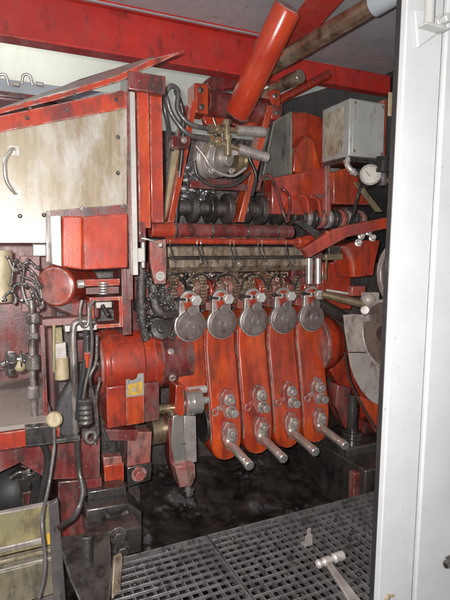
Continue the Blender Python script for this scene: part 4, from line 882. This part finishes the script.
# steel blocks and big bracket at the lower left
t = thing('base_pad', 'dark oily stepped base pad with angled bolt below the red clamp block', 'base pad', (.5,2.4,-.2))
MB().poly([(88,492),(126,486),(128,506),(88,513)],2.46,.2).build('upper_step','dark',t,bev=.006)
MB().poly([(86,510),(128,503),(142,512),(142,530),(86,540)],2.36,.2).build('lower_step','dark',t,bev=.008)
MB().poly([(88,535),(142,526),(142,552),(90,565)],2.2,.15).build('front_step','dark',t,bev=.008)
MB().hexn(U(118,535,Y=2.2),FR,.03,.03).hexn(U(121,548,Y=2.2),FR,.028,.04).each('bolt','dark',t,bev=.002)
MB().tube([U(103,510,Y=2.34),U(112,522,Y=2.33),U(128,512,Y=2.34)],.012,8,1).build('weld_rib','dark',t,bev=0)
t = thing('floor_bracket', 'dark flat steel bracket plate with upright stud in the lower left foreground', 'bracket', U(88,600,Y=1.9))
MB().prism([U(57,538,Y=2.15),U(110,530,Y=2.15),U(113,575,Y=1.95),U(108,612,Y=1.8),U(84,612,Y=1.8),U(70,580,Y=1.95)],(0,.04,-.02)).build('plate','dark',t,bev=.006)
MB().cyl(U(88,566,Y=1.97),U(87,536,Y=2.0),.023).build('stud','dark',t,bev=.003)
MB().prism([U(114,560,Y=1.98),U(123,556,Y=1.98),U(121,590,Y=1.9),U(112,600,Y=1.85)],(0,.03,0)).build('rusty_strip','tube',t,bev=.003)
# fill: dark rear mass left-lower
tag(MB().box((.28,2.9,-.3),(.75,3.2,1.35)).build('dark_pedestal','cast',bev=.01),'dark cast pedestal behind the red drum housing','pedestal')
#LIGHT
cam = bpy.data.cameras.new('camera'); co = bpy.data.objects.new('camera', cam); C.objects.link(co)
co.matrix_world = Matrix((( *rt, ), ( *upv, ), ( *(-fw), ))).transposed().to_4x4(); co.location = EYE
cam.sensor_fit = 'VERTICAL'; cam.sensor_height = 36; cam.lens = F/600*36; cam.clip_end = 100; cam.clip_start = .05
S = bpy.context.scene; S.camera = co
def area(name, loc, tgt, size, power, col, sy=None):
    l = bpy.data.lights.new(name,'AREA'); l.energy = power; l.size = size; l.color = col
    if sy: l.shape = 'RECTANGLE'; l.size_y = sy
    o = bpy.data.objects.new(name,l); C.objects.link(o); o.location = loc
    o.rotation_euler = (V(tgt)-V(loc)).to_track_quat('-Z','Y').to_euler(); return o
area('camera_flash', EYE+upv*.05+rt*-.06, EYE+fw*3, .04, 72, (1,.96,.93))
area('workshop_lamp', (-1.6,1.2,3.3), (1.2,2.8,1.0), 1.2, 75, (1,.98,.95), .3)
area('rear_lamp', (.2,4.2,3.5), (.6,5.0,2.6), 1.0, 9, (1,.98,.92), .3)
w = bpy.data.worlds.new('World'); S.world = w; w.use_nodes = True
w.node_tree.nodes['Background'].inputs[0].default_value = (.8,.85,.9,1); w.node_tree.nodes['Background'].inputs[1].default_value = .36
S.render.engine = 'CYCLES'
S.view_settings.view_transform = 'Standard'; S.view_settings.look = 'None'; S.view_settings.exposure = 0.36; S.view_settings.gamma = 1
